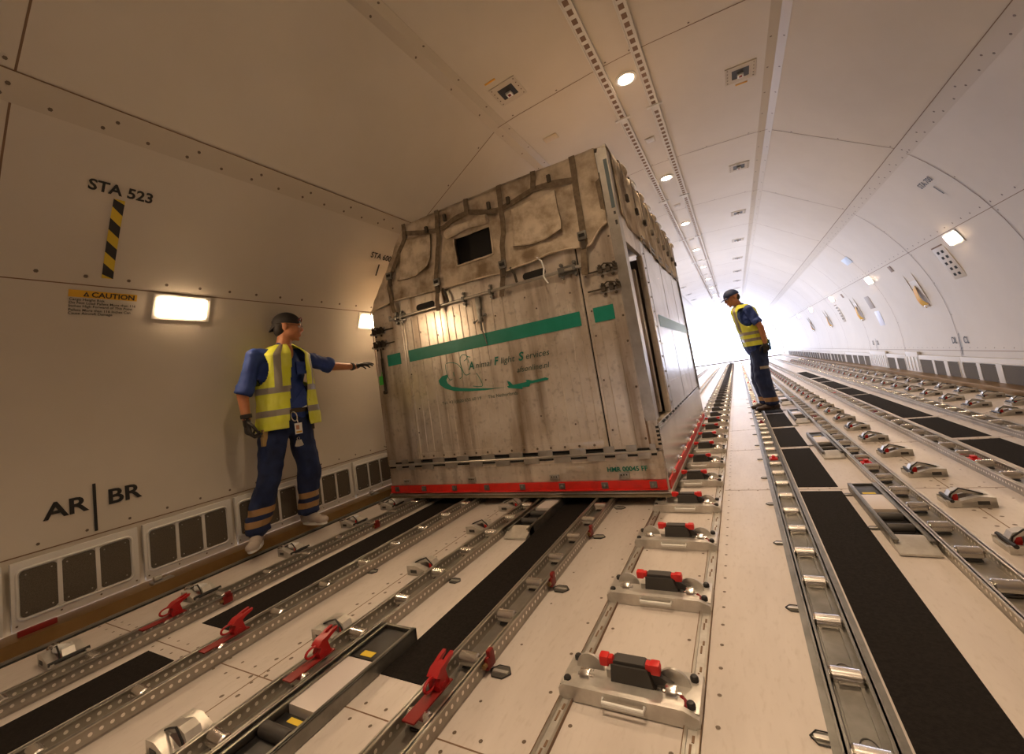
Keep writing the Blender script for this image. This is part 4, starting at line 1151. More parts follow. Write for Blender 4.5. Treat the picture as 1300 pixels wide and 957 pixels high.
def colz(x):
    b, t_ = lerp_pts(BOT, x), max(lerp_pts(TOP, x), lerp_pts(BOT, x)+.003)
    if b < WIN[2] and t_ > WIN[3]:
        zz = [b+(WIN[2]-b)*k/8 for k in range(8)] + [WIN[2]+(WIN[3]-WIN[2])*k/10 for k in range(10)] + [WIN[3]+(t_-WIN[3])*k/10 for k in range(11)]
    else: zz = [b+(t_-b)*k/28 for k in range(29)]
    return zz
nr = 29
for x in xs:
    for z in colz(x): vs.append((x, cloth_y(x, z), z))
for i in range(len(xs)-1):
    for j in range(nr-1):
        if WIN[0]-1e-6 <= xs[i] and xs[i+1] <= WIN[1]+1e-6 and 8 <= j < 18: continue
        fs.append((i*nr+j, (i+1)*nr+j, (i+1)*nr+j+1, i*nr+j+1))
def cloth_obj(name, vs, fs, m, th=.006, parent=None):
    mb = MB(); mb.add(vs, fs); o = SB(mb, name, m, parent, ang=60)
    md = o.modifiers.new('s', 'SOLIDIFY'); md.thickness = th; md.offset = 0
    return o
cv = cloth_obj('canvas_front', vs, fs, M_canvas)
# turned hem along the bottom
mb = MB(); pts = [(x, cloth_y(x, lerp_pts(BOT, x))-.004, lerp_pts(BOT, x)+.006) for x in xs]
mb.tube(pts, .0065, 6); SB(mb, 'canvas_hem', M_canvas2)
# near-black sheet behind the window: the unlit inside, given as colour
mb = MB(); mb.box(WIN[0]-.03, WIN[1]+.03, FY+.06, FY+.065, WIN[2]-.03, WIN[3]+.03); SB(mb, 'window_dark_sheet', M_dark, ang=0)
mb = MB()
for a, b in (((WIN[0],WIN[2]),(WIN[1],WIN[2])),((WIN[0],WIN[2]),(WIN[0],WIN[3])),((WIN[1],WIN[2]),(WIN[1],WIN[3]))):
    mb.tube([(a[0]+(b[0]-a[0])*k/8, cloth_y(a[0]+(b[0]-a[0])*k/8, a[1]+(b[1]-a[1])*k/8)-.006, a[1]+(b[1]-a[1])*k/8) for k in range(9)], .007, 6)
SB(mb, 'window_binding', M_canvas2)
# rolled up flap
mb = MB(); R = []
for k in range(15):
    u = k/14; x = -1.865+.40*u; rr = .034+.006*math.sin(u*9)
    R.append([(x, FY-.05+rr*math.cos(a)*.8, 2.155+.012*math.sin(u*3)+rr*math.sin(a)) for a in [2*PI*j/12 for j in range(12)]])
mb.rings(R); SB(mb, 'rolled_flap', M_canvas2)
def flap(name, poly, nx=14, nz=14, lift=.012):
    # quad flap from four corners TL TR BR BL
    TL, TR, BR, BL = poly; v2 = []
    for j in range(nz+1):
        for i in range(nx+1):
            u, w = i/nx, j/nz
            a = Vector(TL)*(1-u)+Vector(TR)*u; b = Vector(BL)*(1-u)+Vector(BR)*u; p = a*(1-w)+b*w
            curl = .030*max(0, w-.75)/.25*max(0, u-.6)/.4
            v2.append((p.x, cloth_y(p.x, p.y)-lift-curl-.004*w, p.y + (-.028*math.sin(u*PI)*w if True else 0)))
    f2 = [(j*(nx+1)+i, j*(nx+1)+i+1, (j+1)*(nx+1)+i+1, (j+1)*(nx+1)+i) for j in range(nz) for i in range(nx)]
    cloth_obj(name, v2, f2, M_canvas2, .004)
    mb = MB(); mb.tube([Vector(v2[nz*(nx+1)+i]) for i in range(nx+1)] + [Vector(v2[j*(nx+1)+nx]) for j in range(nz, -1, -1)], .0035, 5); SB(mb, 'flap_binding', M_web)
flap('window_flap', [(-2.345,2.262),(-2.03,2.215),(-2.075,1.955),(-2.45,1.925)])
flap('window_flap', [(-1.262,2.165),(-.905,2.185),(-.895,1.890),(-1.285,1.880)])
# webbing
def strap(name, pts, w=.040, lift=.030, n=6):
    P = [Vector((x, 0, z)) for x, z in pts]; Q = []
    for a, b in zip(P, P[1:]):
        for k in range(n): Q.append(a+(b-a)*k/n)
    Q.append(P[-1])
    Q = [(q.x, min(cloth_y(q.x, q.z), FY-.012)-(lift-.014), q.z) for q in Q]
    mb = MB(); mb.ribbon(Q, w, .004); return SB(mb, name, M_web)
strap('vertical_strap', [(-2.300,2.392),(-2.315,2.26),(-2.520,2.00),(-2.560,1.88),(-2.535,1.66)])
strap('vertical_strap', [(-1.941,2.395),(-1.950,2.176),(-2.029,1.842),(-2.045,1.565)])
strap('vertical_strap', [(-1.331,2.380),(-1.341,2.109),(-1.390,1.810),(-1.450,1.545)])
strap('vertical_strap', [(-.745,2.372),(-.749,2.169),(-.758,1.828),(-.785,1.535)], .042)
strap('short_strap', [(-1.639,2.385),(-1.655,2.262)]); strap('short_strap', [(-1.041,2.378),(-1.062,2.245)])
strap('long_strap', [(-2.300,2.310),(-2.13,2.262),(-1.984,2.228),(-1.900,2.230),(-1.741,2.268),(-1.640,2.278),(-1.45,2.212),(-1.340,2.190),(-1.219,2.215),(-1.064,2.248),(-.90,2.232),(-.765,2.205)], .040, .026)
for x, z in ((-2.527,1.985),(-2.020,1.800),(-1.395,1.775),(-.762,1.800)):
    mb = MB(); mb.box(x-.030, x+.030, FY-.060, FY-.038, z-.030, z+.030, 0, .004); mb.box(x-.020, x+.020, FY-.066, FY-.058, z-.010, z+.012, 1, .003); mb.box(x-.018, x+.012, FY-.052, FY-.040, z-.09, z-.03, 2, .003)
    SB(mb, 'buckle', [M_alud, M_dark, M_webd])
for x, z in ((-2.06,2.262),(-1.86,2.30),(-1.44,2.255),(-.93,2.275),(-1.27,2.235)):
    mb = MB(); mb.box(x-.013, x+.013, FY-.052, FY-.030, z-.028, z+.028, 0, .004); SB(mb, 'toggle', M_webd)
for x in (-1.985, -1.345):
    mb = MB(); mb.tube([(x, FY-.03, 1.74),(x+.03, FY-.035, 1.68),(x+.035, FY-.03, 1.62),(x+.045, FY-.03, 1.60)], .010, 6); SB(mb, 'strap_tail', M_webd)
mb = MB(); mb.tube([(-1.13,FY-.02,1.765),(-1.09,FY-.035,1.72),(-1.075,FY-.045,1.66),(-1.085,FY-.05,1.60),(-1.06,FY-.048,1.545)], .0065, 6); SB(mb, 'white_cord', M_white)
mb = MB(); mb.ribbon([(-.605,FY-.016,2.20),(-.60,FY-.020,2.08),(-.598,FY-.016,1.90)], .030, .004); SB(mb, 'hanging_strap', M_web)
# roof, left slope and right side of the canvas
def roof(u, v):
    y = FY-.012 + (Y1-FY+.02)*v
    path = [(-2.838,1.722),(-2.60,2.035),(-2.325,2.385),(-1.8,2.395),(-1.2,2.388),(-.60,2.372),(-.505,2.352)]
    L = [0]
    for a, b in zip(path, path[1:]): L.append(L[-1]+math.hypot(b[0]-a[0], b[1]-a[1]))
    s = u*L[-1]
    for k in range(len(path)-1):
        if s <= L[k+1]+1e-9:
            w = (s-L[k])/(L[k+1]-L[k]); x = path[k][0]+(path[k+1][0]-path[k][0])*w; z = path[k][1]+(path[k+1][1]-path[k][1])*w; break
    return (x, y, z + .008*noise.noise(Vector((x*4, y*4, 0))) - .002)
vs, fs = cgrid(roof, 50, 40); cloth_obj('canvas_roof', vs, fs, M_canvas)
def sidec(u, v):
    y = FY+.085 + (Y1-FY-.08)*u; z = 2.352 - (.50-.05*math.sin(u*9)*.3)*v*(1 if u > .05 else .9)
    return (XR+.006+.010*noise.noise(Vector((y*5, z*5, 3)))+.006*math.sin(y*14)*v, y, z)
vs, fs = cgrid(sidec, 70, 14); cloth_obj('canvas_side', vs, fs, M_canvas)
for k in range(9):
    y = 2.98+.335*k
    mb = MB(); mb.ribbon([(XR-.04,y,2.380),(XR+.018,y,2.362),(XR+.026,y,2.25),(XR+.024,y,2.08)], .036, .004, (1,0,0)); SB(mb, 'side_strap', M_web)
    mb = MB(); mb.box(XR+.018, XR+.040, y-.022, y+.022, 2.05, 2.10, 0, .004); SB(mb, 'side_buckle', M_webd)
    mb = MB(); mb.sph((XR+.005, y+.16, 2.365), (.030, .12, .026), 10); SB(mb, 'side_bolster', M_alu if k % 2 else M_canvas2)

# ------------------------------------------------------------------ people
def capsule(mb, p, q, r0, r1, n=12):
    p = Vector(p); q = Vector(q); d = q-p; L = d.length
    if L < 1e-6: mb.sph(p, r0, n); return
    prof = []
    for k in range(1, 5): a = PI/2*k/4; prof.append((r0*math.sin(a), -r0*math.cos(a)))
    for k in range(0, 4): a = PI/2*k/4; prof.append((r1*math.cos(a), L+r1*math.sin(a)))
    mb.lathe(p, prof, d, n)
def ell(mb, c, r, ax=None, n=16):
    M = Matrix(ax).transposed() if ax else None
    mb.sph(c, r, n, 0, M)
def blob(name, mb, m, parent, off, voxel=.009, it=6, cuts=None, matf=None, push=None):
    o = mb.build('tmp', m, None, off, ang=0)
    r = o.modifiers.new('r', 'REMESH'); r.mode = 'VOXEL'; r.voxel_size = voxel
    s = o.modifiers.new('s', 'SMOOTH'); s.iterations = it; s.factor = .5
    dg = bpy.context.evaluated_depsgraph_get(); dg.update()
    me = bpy.data.meshes.new_from_object(o.evaluated_get(dg)); me.name = name
    bpy.data.objects.remove(o)
    if push:
        me.calc_loop_triangles(); nv = [v.normal.copy() for v in me.vertices]
        for v, nn in zip(me.vertices, nv):
            v.co += nn*push(v.co + Vector(off))
    if cuts:
        bm = bmesh.new(); bm.from_mesh(me)
        for z in cuts:
            bmesh.ops.bisect_plane(bm, geom=list(bm.verts)+list(bm.edges)+list(bm.faces), plane_co=(0,0,z-off[2]), plane_no=(0,0,1))
        bm.to_mesh(me); bm.free()
    me.materials.clear()
    for x in (m if isinstance(m, list) else [m]): me.materials.append(x)
    if matf:
        for p in me.polygons: p.material_index = matf(p.center+Vector(off))
    me.polygons.foreach_set('use_smooth', [True]*len(me.polygons)); me.update()
    o = bpy.data.objects.new(name, me); COL.objects.link(o)
    if parent: o.parent = parent
    return o

M_skin = mat('skin', (.50,.215,.10), .5, 0, col2=(.44,.17,.075), scale=14)
M_shirt = mat('blue_shirt', (.014,.040,.20), .7, 0, col2=(.028,.066,.28), scale=9, bump=.5, bscale=22)
M_trous = mat('navy_trousers', (.004,.012,.052), .75, 0, col2=(.009,.024,.09), scale=8, bump=.5, bscale=18)
M_hiviz = mat('hi_vis_yellow', (.62,.66,.03), .6, 0, col2=(.70,.72,.10), scale=8)
M_refl = mat('grey_reflective', (.30,.27,.22), .35, .2)
M_band = mat('tan_reflective', (.36,.21,.09), .45)
M_glove = mat('black_glove', (.018,.015,.014), .6, 0, col2=(.03,.025,.022), scale=30)
M_hair = mat('dark_hair', (.02,.013,.010), .7)
M_cap = mat('black_cap', (.018,.014,.013), .75)
M_capb = mat('navy_cap', (.02,.035,.10), .7)
M_shoe = mat('worn_white_shoe', (.42,.36,.31), .6)
M_boot = mat('dark_boot', (.035,.018,.013), .5)
M_eye = mat('eye_white', (.6,.55,.5), .3)

def hand_parts(mb, wrist, d, nrm, side, curl=(25,30,25), spread=.0, scale=1.0, bend=0):
    """wrist point, pointing direction, palm normal, thumb side vector sign"""
    d = Vector(d).normalized(); nrm = Vector(nrm); nrm = (nrm-d*nrm.dot(d)).normalized(); s = d.cross(nrm)*side
    w = Vector(wrist); S = scale
    K = []
    for i, (off, L) in enumerate(((.030,.088),(.010,.092),(-.010,.088),(-.029,.080))):
        k = w + d*L*S + s*off*S
        capsule(mb, w+d*.012*S+s*off*.55*S, k, .0150*S, .0115*S, 8); K.append(k)
    capsule(mb, w-d*.02*S, w+d*.03*S, .024*S, .024*S, 10)
    ell(mb, w+d*.05*S, (.030*S,.030*S,.016*S), [tuple(d), tuple(s), tuple(nrm)], 10)
    lens = ((.040,.024,.020),(.044,.028,.021),(.041,.026,.020),(.032,.020,.018))
    for i, k in enumerate(K):
        a = 0; p = k
        fd = (d + s*spread*(1.5-i)*.5).normalized()
        for j, L in enumerate(lens[i]):
            a += math.radians(curl[j]*(1+.10*i)); q = p + (fd*math.cos(a)+nrm*math.sin(a))*L*S
            capsule(mb, p, q, (.0092-.0008*j)*S, (.0086-.0009*j)*S, 8); p = q
    p = w+d*.022*S+s*.024*S; td = (s*.75+d*.62+nrm*.28).normalized()
    q = p+td*.040*S; capsule(mb, p, q, .0135*S, .0110*S, 8)
    td = (s*.30+d*.85+nrm*.35).normalized(); r_ = q+td*.030*S; capsule(mb, q, r_, .0108*S, .0098*S, 8)
    td = (s*.10+d*.9+nrm*.45).normalized(); capsule(mb, r_, r_+td*.022*S, .0098*S, .0080*S, 8)

def head_parts(mb, c, F, U, k=1.0):
    F = Vector(F).normalized(); U = Vector(U); U = (U-F*U.dot(F)).normalized(); R = F.cross(U)
    ax = [tuple(R), tuple(F), tuple(U)]
    def P(r, f, u): return Vector(c)+(R*r+F*f+U*u)*k
    ell(mb, P(0,-.012,.030), (.074*k,.094*k,.086*k), ax)
    ell(mb, P(0,.030,-.012), (.060*k,.058*k,.085*k), ax)
    ell(mb, P(0,.036,-.070), (.040*k,.044*k,.036*k), ax)
    ell(mb, P(0,.010,-.055), (.057*k,.058*k,.046*k), ax)
    ell(mb, P(0,.070,-.096), (.016*k,.014*k,.014*k), ax, 8)
    capsule(mb, P(-.030,.080,.024), P(.030,.080,.024), .010*k, .010*k, 8)
    capsule(mb, P(0,.086,.016), P(0,.100,-.020), .0085*k, .0115*k, 8)
    for s in (-1, 1):
        ell(mb, P(s*.012,.096,-.026), (.009*k,.010*k,.008*k), ax, 8)
        ell(mb, P(s*.036,.066,-.022), (.022*k,.020*k,.024*k), ax, 10)
        ell(mb, P(s*.078,-.010,-.005), (.009*k,.020*k,.032*k), ax, 10)
    capsule(mb, P(-.018,.086,-.050), P(.018,.086,-.050), .0065*k, .0065*k, 8)
    capsule(mb, P(-.016,.084,-.064), P(.016,.084,-.064), .0075*k, .0075*k, 8)
    return P, ax

def person(label, root, J, F, head, headF, headU, hs, opts):
    off = root
    t = thing('person', label, 'person', root)
    F = Vector((*F, 0)).normalized(); Lf = Vector((-F.y, F.x, 0)); Z = Vector((0,0,1))
    V = lambda k: Vector(J[k])
    ax = [tuple(Lf), tuple(F), (0,0,1)]
    # body, one continuous surface
    mb = MB(); sk = .86
    P, hax = head_parts(mb, head, headF, headU, hs)
    neck = V('neck')
    capsule(mb, neck-Z*.03, P(0,-.02,-.06), .058, .052)
    ell(mb, V('chest'), (.155*sk,.105*sk,.17), ax); ell(mb, V('belly'), (.14*sk,.10*sk,.15), ax); ell(mb, V('pelvis'), (.15*sk,.105*sk,.11), ax)
    for s in ('l', 'r'):
        capsule(mb, V('chest')+Z*.10, V('sh'+s), .04, .036); capsule(mb, V('sh'+s), V('el'+s), .036, .036); capsule(mb, V('el'+s), V('wr'+s), .038, .026)
        capsule(mb, V('hip'+s), V('kn'+s), .072, .050); capsule(mb, V('kn'+s), V('an'+s), .050, .036)
        td = Vector(opts['foot'+s]).normalized(); capsule(mb, V('an'+s)-Z*.035, V('an'+s)+td*.11-Z*.05, .030, .024)
    for s in ('l', 'r'):
        if not opts.get('glove'): hand_parts(mb, V('wr'+s), *opts['hand'+s])
    blob('body', mb, M_skin, t, off, .0065, 3)
    # gloves
    if opts.get('glove'):
        for s in ('l', 'r'):
            mb = MB(); hand_parts(mb, V('wr'+s), *opts['hand'+s]); blob('glove', mb, M_glove, t, off, .0034, 3)
    # shirt
    def fold(amp, fr, seed):
        return lambda p: amp*(noise.noise(Vector((p.x*fr, p.y*fr, p.z*fr*.7+seed)))) + amp*.5*noise.noise(Vector((p.x*fr*2.5, p.y*fr*2.5, p.z*fr*2+seed)))
    mb = MB()
    ell(mb, V('chest'), (.175,.120,.185), ax); ell(mb, V('chest')+Z*.06, (.165,.110,.13), ax); ell(mb, V('belly'), (.165,.125,.19), ax); ell(mb, V('belly')-Z*.12, (.168+opts.get('tw',0),.122+opts.get('tw',0),opts.get('tail',.10)), ax)
    capsule(mb, V('shl')+Z*.005, V('shr')+Z*.005, .060, .060)
    capsule(mb, neck-Z*.05, neck-Z*.01, .066, .062)
    for s in ('l', 'r'):
        u = V('el'+s)-V('sh'+s); e = V('sh'+s)+u*opts.get('sleeve', .92)
        capsule(mb, V('sh'+s), e, .058, .056); 
        # flat sleeve cuff
        mb.cyl(e-u.normalized()*.01, e+u.normalized()*.045, .061, .061, 16)
    blob('shirt', mb, M_shirt, t, off, .008, 4, push=fold(.013, 11, 1))
    # collar
    mb = MB(); R1 = []; 
    for sgn in (-1, 1):
        pts = []
        for k in range(9):
            a = sgn*(PI - (PI-.35)*k/8); pts.append(neck + (F*math.cos(a)*.066+Lf*math.sin(a)*.066) + Z*(.012-.020*k/8))
        Rr = []
        for i, p in enumerate(pts):
            o_ = (p-neck); o_.z = 0; o_.normalize(); w = .030+.022*(i/8)
            Rr.append([p-Z*.0, p+o_*.006, p+o_*.024-Z*w, p+o_*.016-Z*w])
        mb.rings(Rr)
    mb.build('collar', M_shirt, t, off)
    # skin at the open neck
    # trousers
    mb = MB(); tr = opts.get('tr', (.095,.078,.072))
    ell(mb, V('pelvis'), (.165,.118,.12), ax); ell(mb, V('pelvis')+Z*.07, (.150,.108,.09), ax)
    for s in ('l', 'r'):
        capsule(mb, V('hip'+s), V('kn'+s), tr[0], tr[1]); capsule(mb, V('kn'+s), V('an'+s)+Z*.03, tr[1], tr[2]); mb.cyl(V('an'+s)+Z*.10, V('an'+s)-Z*.005, tr[2]-.004, tr[2]+.004, 16)
    bands = opts['bands']
    cuts = [z for b in bands for z in b[:2]]
    def mf(p):
        for b in bands:
            if b[0] < p.z < b[1] and (len(b) < 3 or b[2](p)): return 1 if len(b) < 4 else b[3]
        return 0
    blob('trousers', mb, [M_trous, M_band, M_refl], t, off, .008, 4, cuts=cuts, matf=mf, push=fold(.020, 8, 5))
    # shoes
    for s in ('l', 'r'):
        a = V('an'+s); td = Vector(opts['foot'+s]); td.z = 0; td.normalize(); sd = td.cross(Z)
        g = opts['ground']; base = Vector((a.x, a.y, g))
        mb = MB()
        ell(mb, base-td*.035+Z*.045, (.036,.050,.048), [tuple(sd), tuple(td), (0,0,1)]); ell(mb, base+td*.06+Z*.040, (.040,.075,.042), [tuple(sd), tuple(td), (0,0,1)])
        ell(mb, base+td*.135+Z*.030, (.043,.058,.030), [tuple(sd), tuple(td), (0,0,1)]); capsule(mb, base-td*.01+Z*.06, a+Z*.02, .044, .042)
        # flatten the underside
        def fl(p, g=g): return 0
        o = blob('shoe', mb, opts['shoe'], t, off, .0055, 3)
        for v in o.data.vertices:
            if v.co.z < g+.016-off[2]: v.co.z = g+.016-off[2]
        mb = MB(); pts = []
        for k in range(22):
            an = 2*PI*k/22; c_, s_ = math.cos(an), math.sin(an)
            l = .055+.128*c_ ; w = .040+.004*c_; pts.append(base+td*l+sd*w*s_)
        mb.rings([[p+Z*.001 for p in pts], [p+Z*.018 for p in pts]]); mb.build('sole', opts['sole'], o, off) if True else None
    return t, P, hax, F, Lf, Z

def vest(t, off, J, F, Lf, rf, rl, z0, z1, open_r, open_l, stripes, vert, shoulder_z, name='vest', jag=0):
    """hi-vis waistcoat wrapped round the torso; angle 0 is straight ahead, + towards the left arm"""
    Z = Vector((0,0,1)); nz = 84; na = 168
    c0, c1 = Vector(J['pelvis']), Vector(J['neck'])
    def cen(z):
        w = (z-c0.z)/(c1.z-c0.z); return c0+(c1-c0)*w
    vs = []; fs = []; ms = []
    for j in range(nz+1):
        z = z0+(z1-z0)*j/nz; c = cen(z); c.z = z
        sh = max(0, (z-shoulder_z)/(z1-shoulder_z)); k = 1-.50*sh**1.6
        flare = 1+.08*max(0, (z0+.2-z)/.2)
        for i in range(na+1):
            a = -PI + 2*PI*i/na
            nn = .009*noise.noise(Vector((a*2.5, z*7, 2)))+.006*math.sin(a*5+z*9)+.004*noise.noise(Vector((a*7, z*14, 5)))
            hang = 1+jag*max(0, 1-abs(a-1.15)/.75)*(1-.6*(z-z0)/(z1-z0))
            p = c + F*(math.cos(a)*(rf*k*flare*hang+nn)) + Lf*(math.sin(a)*(rl*(1-.62*sh**1.3)*flare*hang+nn))
            vs.append(p)
    def ok(i, j):
        a = -PI+2*PI*(i+.5)/na; z = z0+(z1-z0)*(j+.5)/nz; w = (z-z0)/(z1-z0)
        if -open_r(w) < a < open_l(w): return False
        for s in (-1, 1):
            dz = (z-(shoulder_z-.085)); da = a-s*PI/2
            if (da/.60)**2+(dz/.125)**2 < 1: return False
        return True
    for j in range(nz):
        for i in range(na):
            if not ok(i, j): continue
            a = -PI+2*PI*(i+.5)/na; z = z0+(z1-z0)*(j+.5)/nz
            m = 0
            for s0, s1 in stripes:
                if s0 < z < s1: m = 1
            for v0, v1, vz in vert:
                if (v0 < a < v1 or (abs(a) > 2.4 and v0 < PI-abs(a) < v1) if False else v0 < a < v1) and z > vz: m = 1
            fs.append((j*(na+1)+i, j*(na+1)+i+1, (j+1)*(na+1)+i+1, (j+1)*(na+1)+i)); ms.append(m)
    mb = MB(); mb.v = [tuple(v) for v in vs]; mb.f = fs; mb.m = ms
    o = mb.build(name, [M_hiviz, M_refl], t, off, ang=0)
    me = o.data; bm = bmesh.new(); bm.from_mesh(me)
    bmesh.ops.delete(bm, geom=[v for v in bm.verts if not v.link_faces], context='VERTS'); bm.to_mesh(me); bm.free()
    me.polygons.foreach_set('use_smooth', [True]*len(me.polygons))
    md = o.modifiers.new('s', 'SOLIDIFY'); md.thickness = .005; md.offset = 1
    return o

def cap(t, off, P, hax, m, k=1.0, brim='front', band=None):
    R, F, U = [Vector(a) for a in hax]
    mb = MB(); Rg = []
    for j in range(9):
        a = PI/2*j/8; cz, r = math.sin(a), math.cos(a)
        Rg.append([P(0,-.014,.038) + (R*math.cos(q)*.083*max(r,.02)+F*math.sin(q)*.103*max(r,.02)+U*(.088*cz-.004+ (.010 if math.sin(q) > 0 else -.012)*math.sin(q)*0))*k for q in [2*PI*i/28 for i in range(28)]])
    mb.rings(Rg)
    s = 1 if brim == 'front' else -1
    mb.rings([[P(0,-.014,.026) + (R*math.cos(q)*.084+F*math.sin(q)*.104)*k for q in [2*PI*i/28 for i in range(28)]], [P(0,-.014,.048) + (R*math.cos(q)*.0845+F*math.sin(q)*.1045)*k for q in [2*PI*i/28 for i in range(28)]]])
    o = mb.build('cap', m, t, off, ang=50)
    mb = MB(); top = []; n = 12
    for i in range(n+1):
        u = -1+2*i/n; q = math.acos(max(-1, min(1, u*.80)))
        inner = P(0,-.014,.030)+(R*u*.80*.084 + F*s*math.sin(q)*.100)*k
        ln, dp = (.066, .020) if s > 0 else (.022, .062)
        outer = P(0,-.014,.030)+(R*u*.78*.080 + F*s*(math.sin(q)*.100+ln*(1-u*u)**.5) - U*(dp*(1-u*u)**.5+.010*u*u))*k
        top.append([inner, outer, outer-U*.004, inner-U*.005])
    mb.rings(top, caps=True); mb.build('brim', m, o, off, ang=50)
    return o, R, F, U

# --- workman on the left, standing on the sill
g = .072
J1 = dict(neck=(-3.015,1.925,1.425), chest=(-3.02,1.900,1.235), belly=(-3.015,1.910,1.055), pelvis=(-3.02,1.905,.885),
  shl=(-3.02,2.075,1.365), ell=(-2.985,2.305,1.268), wrl=(-2.955,2.535,1.250),
  shr=(-3.02,1.715,1.362), elr=(-3.045,1.625,1.110), wrr=(-3.00,1.612,.925),
  hipl=(-3.02,2.00,.845), hipr=(-3.02,1.805,.845), knl=(-3.01,2.045,.475), knr=(-3.00,1.725,.475), anl=(-3.075,2.045,.165), anr=(-3.075,1.655,.165))
root1 = (-3.06, 1.87, g)
o1 = dict(glove=True, ground=g, footl=(.9,.05,0), footr=(.62,-.55,0), sleeve=.86, tail=.10, shoe=M_shoe, sole=M_white,
  handl=((.03,.9,.16),(.25,.05,-1),-1,(12,16,12),.30,1.0), handr=((.05,.02,-1),(.15,1,0),1,(42,48,30),.0,1.05),
  bands=[(.200,.243),(.275,.318)])
t1, P1, h1, F1, L1, Z1 = person('workman in black cap and yellow vest standing on the left sill, one arm outstretched', root1, J1, (1,0), (-2.985,1.972,1.585), (.66,.75,-.10), (0,0,1), .98, o1)
vest(t1, root1, J1, F1, L1, .150, .192, .825, 1.445, lambda w: .38-.30*w+.35*max(0,w-.8), lambda w: .50-.05*w, [(.920,.962),(1.085,1.128)], [(-.78,-.52,1.12),(.72,.95,1.12)], 1.36, jag=.20)
cp, R_, F_, U_ = cap(t1, root1, P1, h1, M_cap, .98, 'back')
mb = MB(); mb.tube([P1(.05*math.cos(a), .078+.014*math.sin(a), .048+.030*math.sin(a)) for a in [PI*k/10 for k in range(11)]], .005, 6); mb.build('cap_strap_arch', M_darkred, cp, root1)
mb = MB(); ell(mb, P1(0,-.055,-.020), (.066,.050,.060), h1); ell(mb, P1(0,-.050,.012), (.074,.060,.045), h1); blob('hair', mb, M_hair, t1, root1, .006, 3)
for s in (-1, 1):
    mb = MB(); mb.sph(P1(s*.030,.079,.004), .0105, 8); mb.build('eye', M_eye, t1, root1)
mb = MB()
for s in (-1, 1):
    mb.tube([P1(s*.032+.020*math.cos(a), .096, .004+.014*math.sin(a)) for a in [2*PI*k/14 for k in range(15)]], .0016, 5); mb.tube([P1(s*.052,.094,.006), P1(s*.074,.050,.010), P1(s*.080,-.010,.010)], .0016, 5)
mb.tube([P1(-.012,.098,.006), P1(.012,.098,.006)], .0016, 5); mb.build('glasses', M_dgrey, t1, root1)
mb = MB(); mb.lathe(Vector(J1['wrl'])-Vector((0,.030,-.002)), [(.030,-.010),(.034,-.008),(.034,.008),(.030,.010)], (.06,.95,-.04), 16); mb.build('wristband', M_dgrey, t1, root1)
mb = MB(); mb.lathe(Vector(J1['wrr'])+Vector((0,0,.025)), [(.031,-.014),(.035,-.012),(.035,.012),(.031,.014)], (.05,.02,-1), 16); mb.build('glove_cuff', M_glove, t1, root1)
# things on his belt
mb = MB(); mb.rings([[Vector((-3.015+.113*math.cos(a), 1.908+.150*math.sin(a), z)) + Vector((.015*max(0,math.cos(a)),0,0)) for a in [2*PI*k/28 for k in range(28)]] for z in (.925,.958)]); mb.build('belt', M_webd, t1, root1)
ck = thing('carabiner', "silver carabiner clipped on the workman's belt", 'carabiner', (-2.872,1.872,.900))
mb = MB(); mb.tube([(.0,.022*math.cos(a)-.3*.02*math.sin(a),.034*math.sin(a)) for a in [2*PI*k/18 for k in range(19)]], .0045, 6); mb.build('ring', M_steel, ck)
bd = thing('name_badge', "white name badge hanging below the carabiner on the workman's belt", 'badge', (-2.868,1.895,.800))
mb = MB(); mb.box(-.002,.002,-.028,.028,-.030,.048,0,.001); mb.build('card', M_white, bd)
mb = MB(); mb.box(.0021,.003,-.020,.005,.002,.034); mb.build('photo', mat('badge_photo', (.45,.22,.14), .5), bd, ang=0)
mb = MB(); mb.box(.0021,.003,-.022,.022,-.022,-.010); mb.build('print', M_orange, bd, ang=0)
mb = MB(); mb.cyl((0,0,.046),(0,-.005,.075),.004,n=6); mb.build('clip', M_steel, bd)
ks = thing('key_ring', "bunch of keys under the badge on the workman's thigh", 'keys', (-2.880,1.893,.725))
mb = MB()
for k in range(4): mb.box(-.002,.002,-.008,.008,-.045,.0,0,.001, M=Matrix.Translation((.003*k,.005*k-.008,0)) @ Matrix.Rotation(.25*(k-1.5), 4, 'X'))
mb.build('key', M_cast, ks); mb = MB(); mb.tube([(0,.010*math.cos(a),.012+.010*math.sin(a)) for a in [2*PI*k/12 for k in range(13)]], .002, 5); mb.build('ring', M_steel, ks)
mb = MB(); mb.box(-2.985,-2.955,1.683,1.735,.725,.790,0,.006); mb.box(-2.984,-2.956,1.690,1.725,.788,.840,0,.004); mb.build('tan_pouch', mat('tan_pouch', (.40,.27,.10), .6), t1, root1)
mb = MB(); mb.box(-3.05,-2.98,2.075,2.105,.78,.93,0,.008); mb.box(-3.04,-2.99,2.080,2.100,.68,.78,0,.008); mb.build('tool_holster', M_dgrey, t1, root1)
mb = MB(); mb.prism([(1.855,.975),(1.93,1.045),(1.99,1.10),(2.03,.985),(1.95,.955)], -2.896, -2.890, 'yz'); mb.build('shirt_tail', M_shirt, t1, root1)
mb = MB(); mb.box(-2.9,-2.893,1.935,1.995,.955,.975,0,.002); mb.build('under_shirt_edge', M_white, t1, root1)
for y, z in ((1.985,1.255),):
    mb = MB(); mb.box(-2.905,-2.893,y-.04,y+.04,z-.045,z+.045,0,.003); mb.box(-2.900,-2.888,y-.042,y+.042,z+.020,z+.048,0,.003); mb.build('shirt_pocket', M_shirt, t1, root1)
mb = MB(); ell(mb, (-2.925,1.925,1.385), (.018,.026,.060)); blob('open_neckline', mb, M_skin, t1, root1, .005, 2)

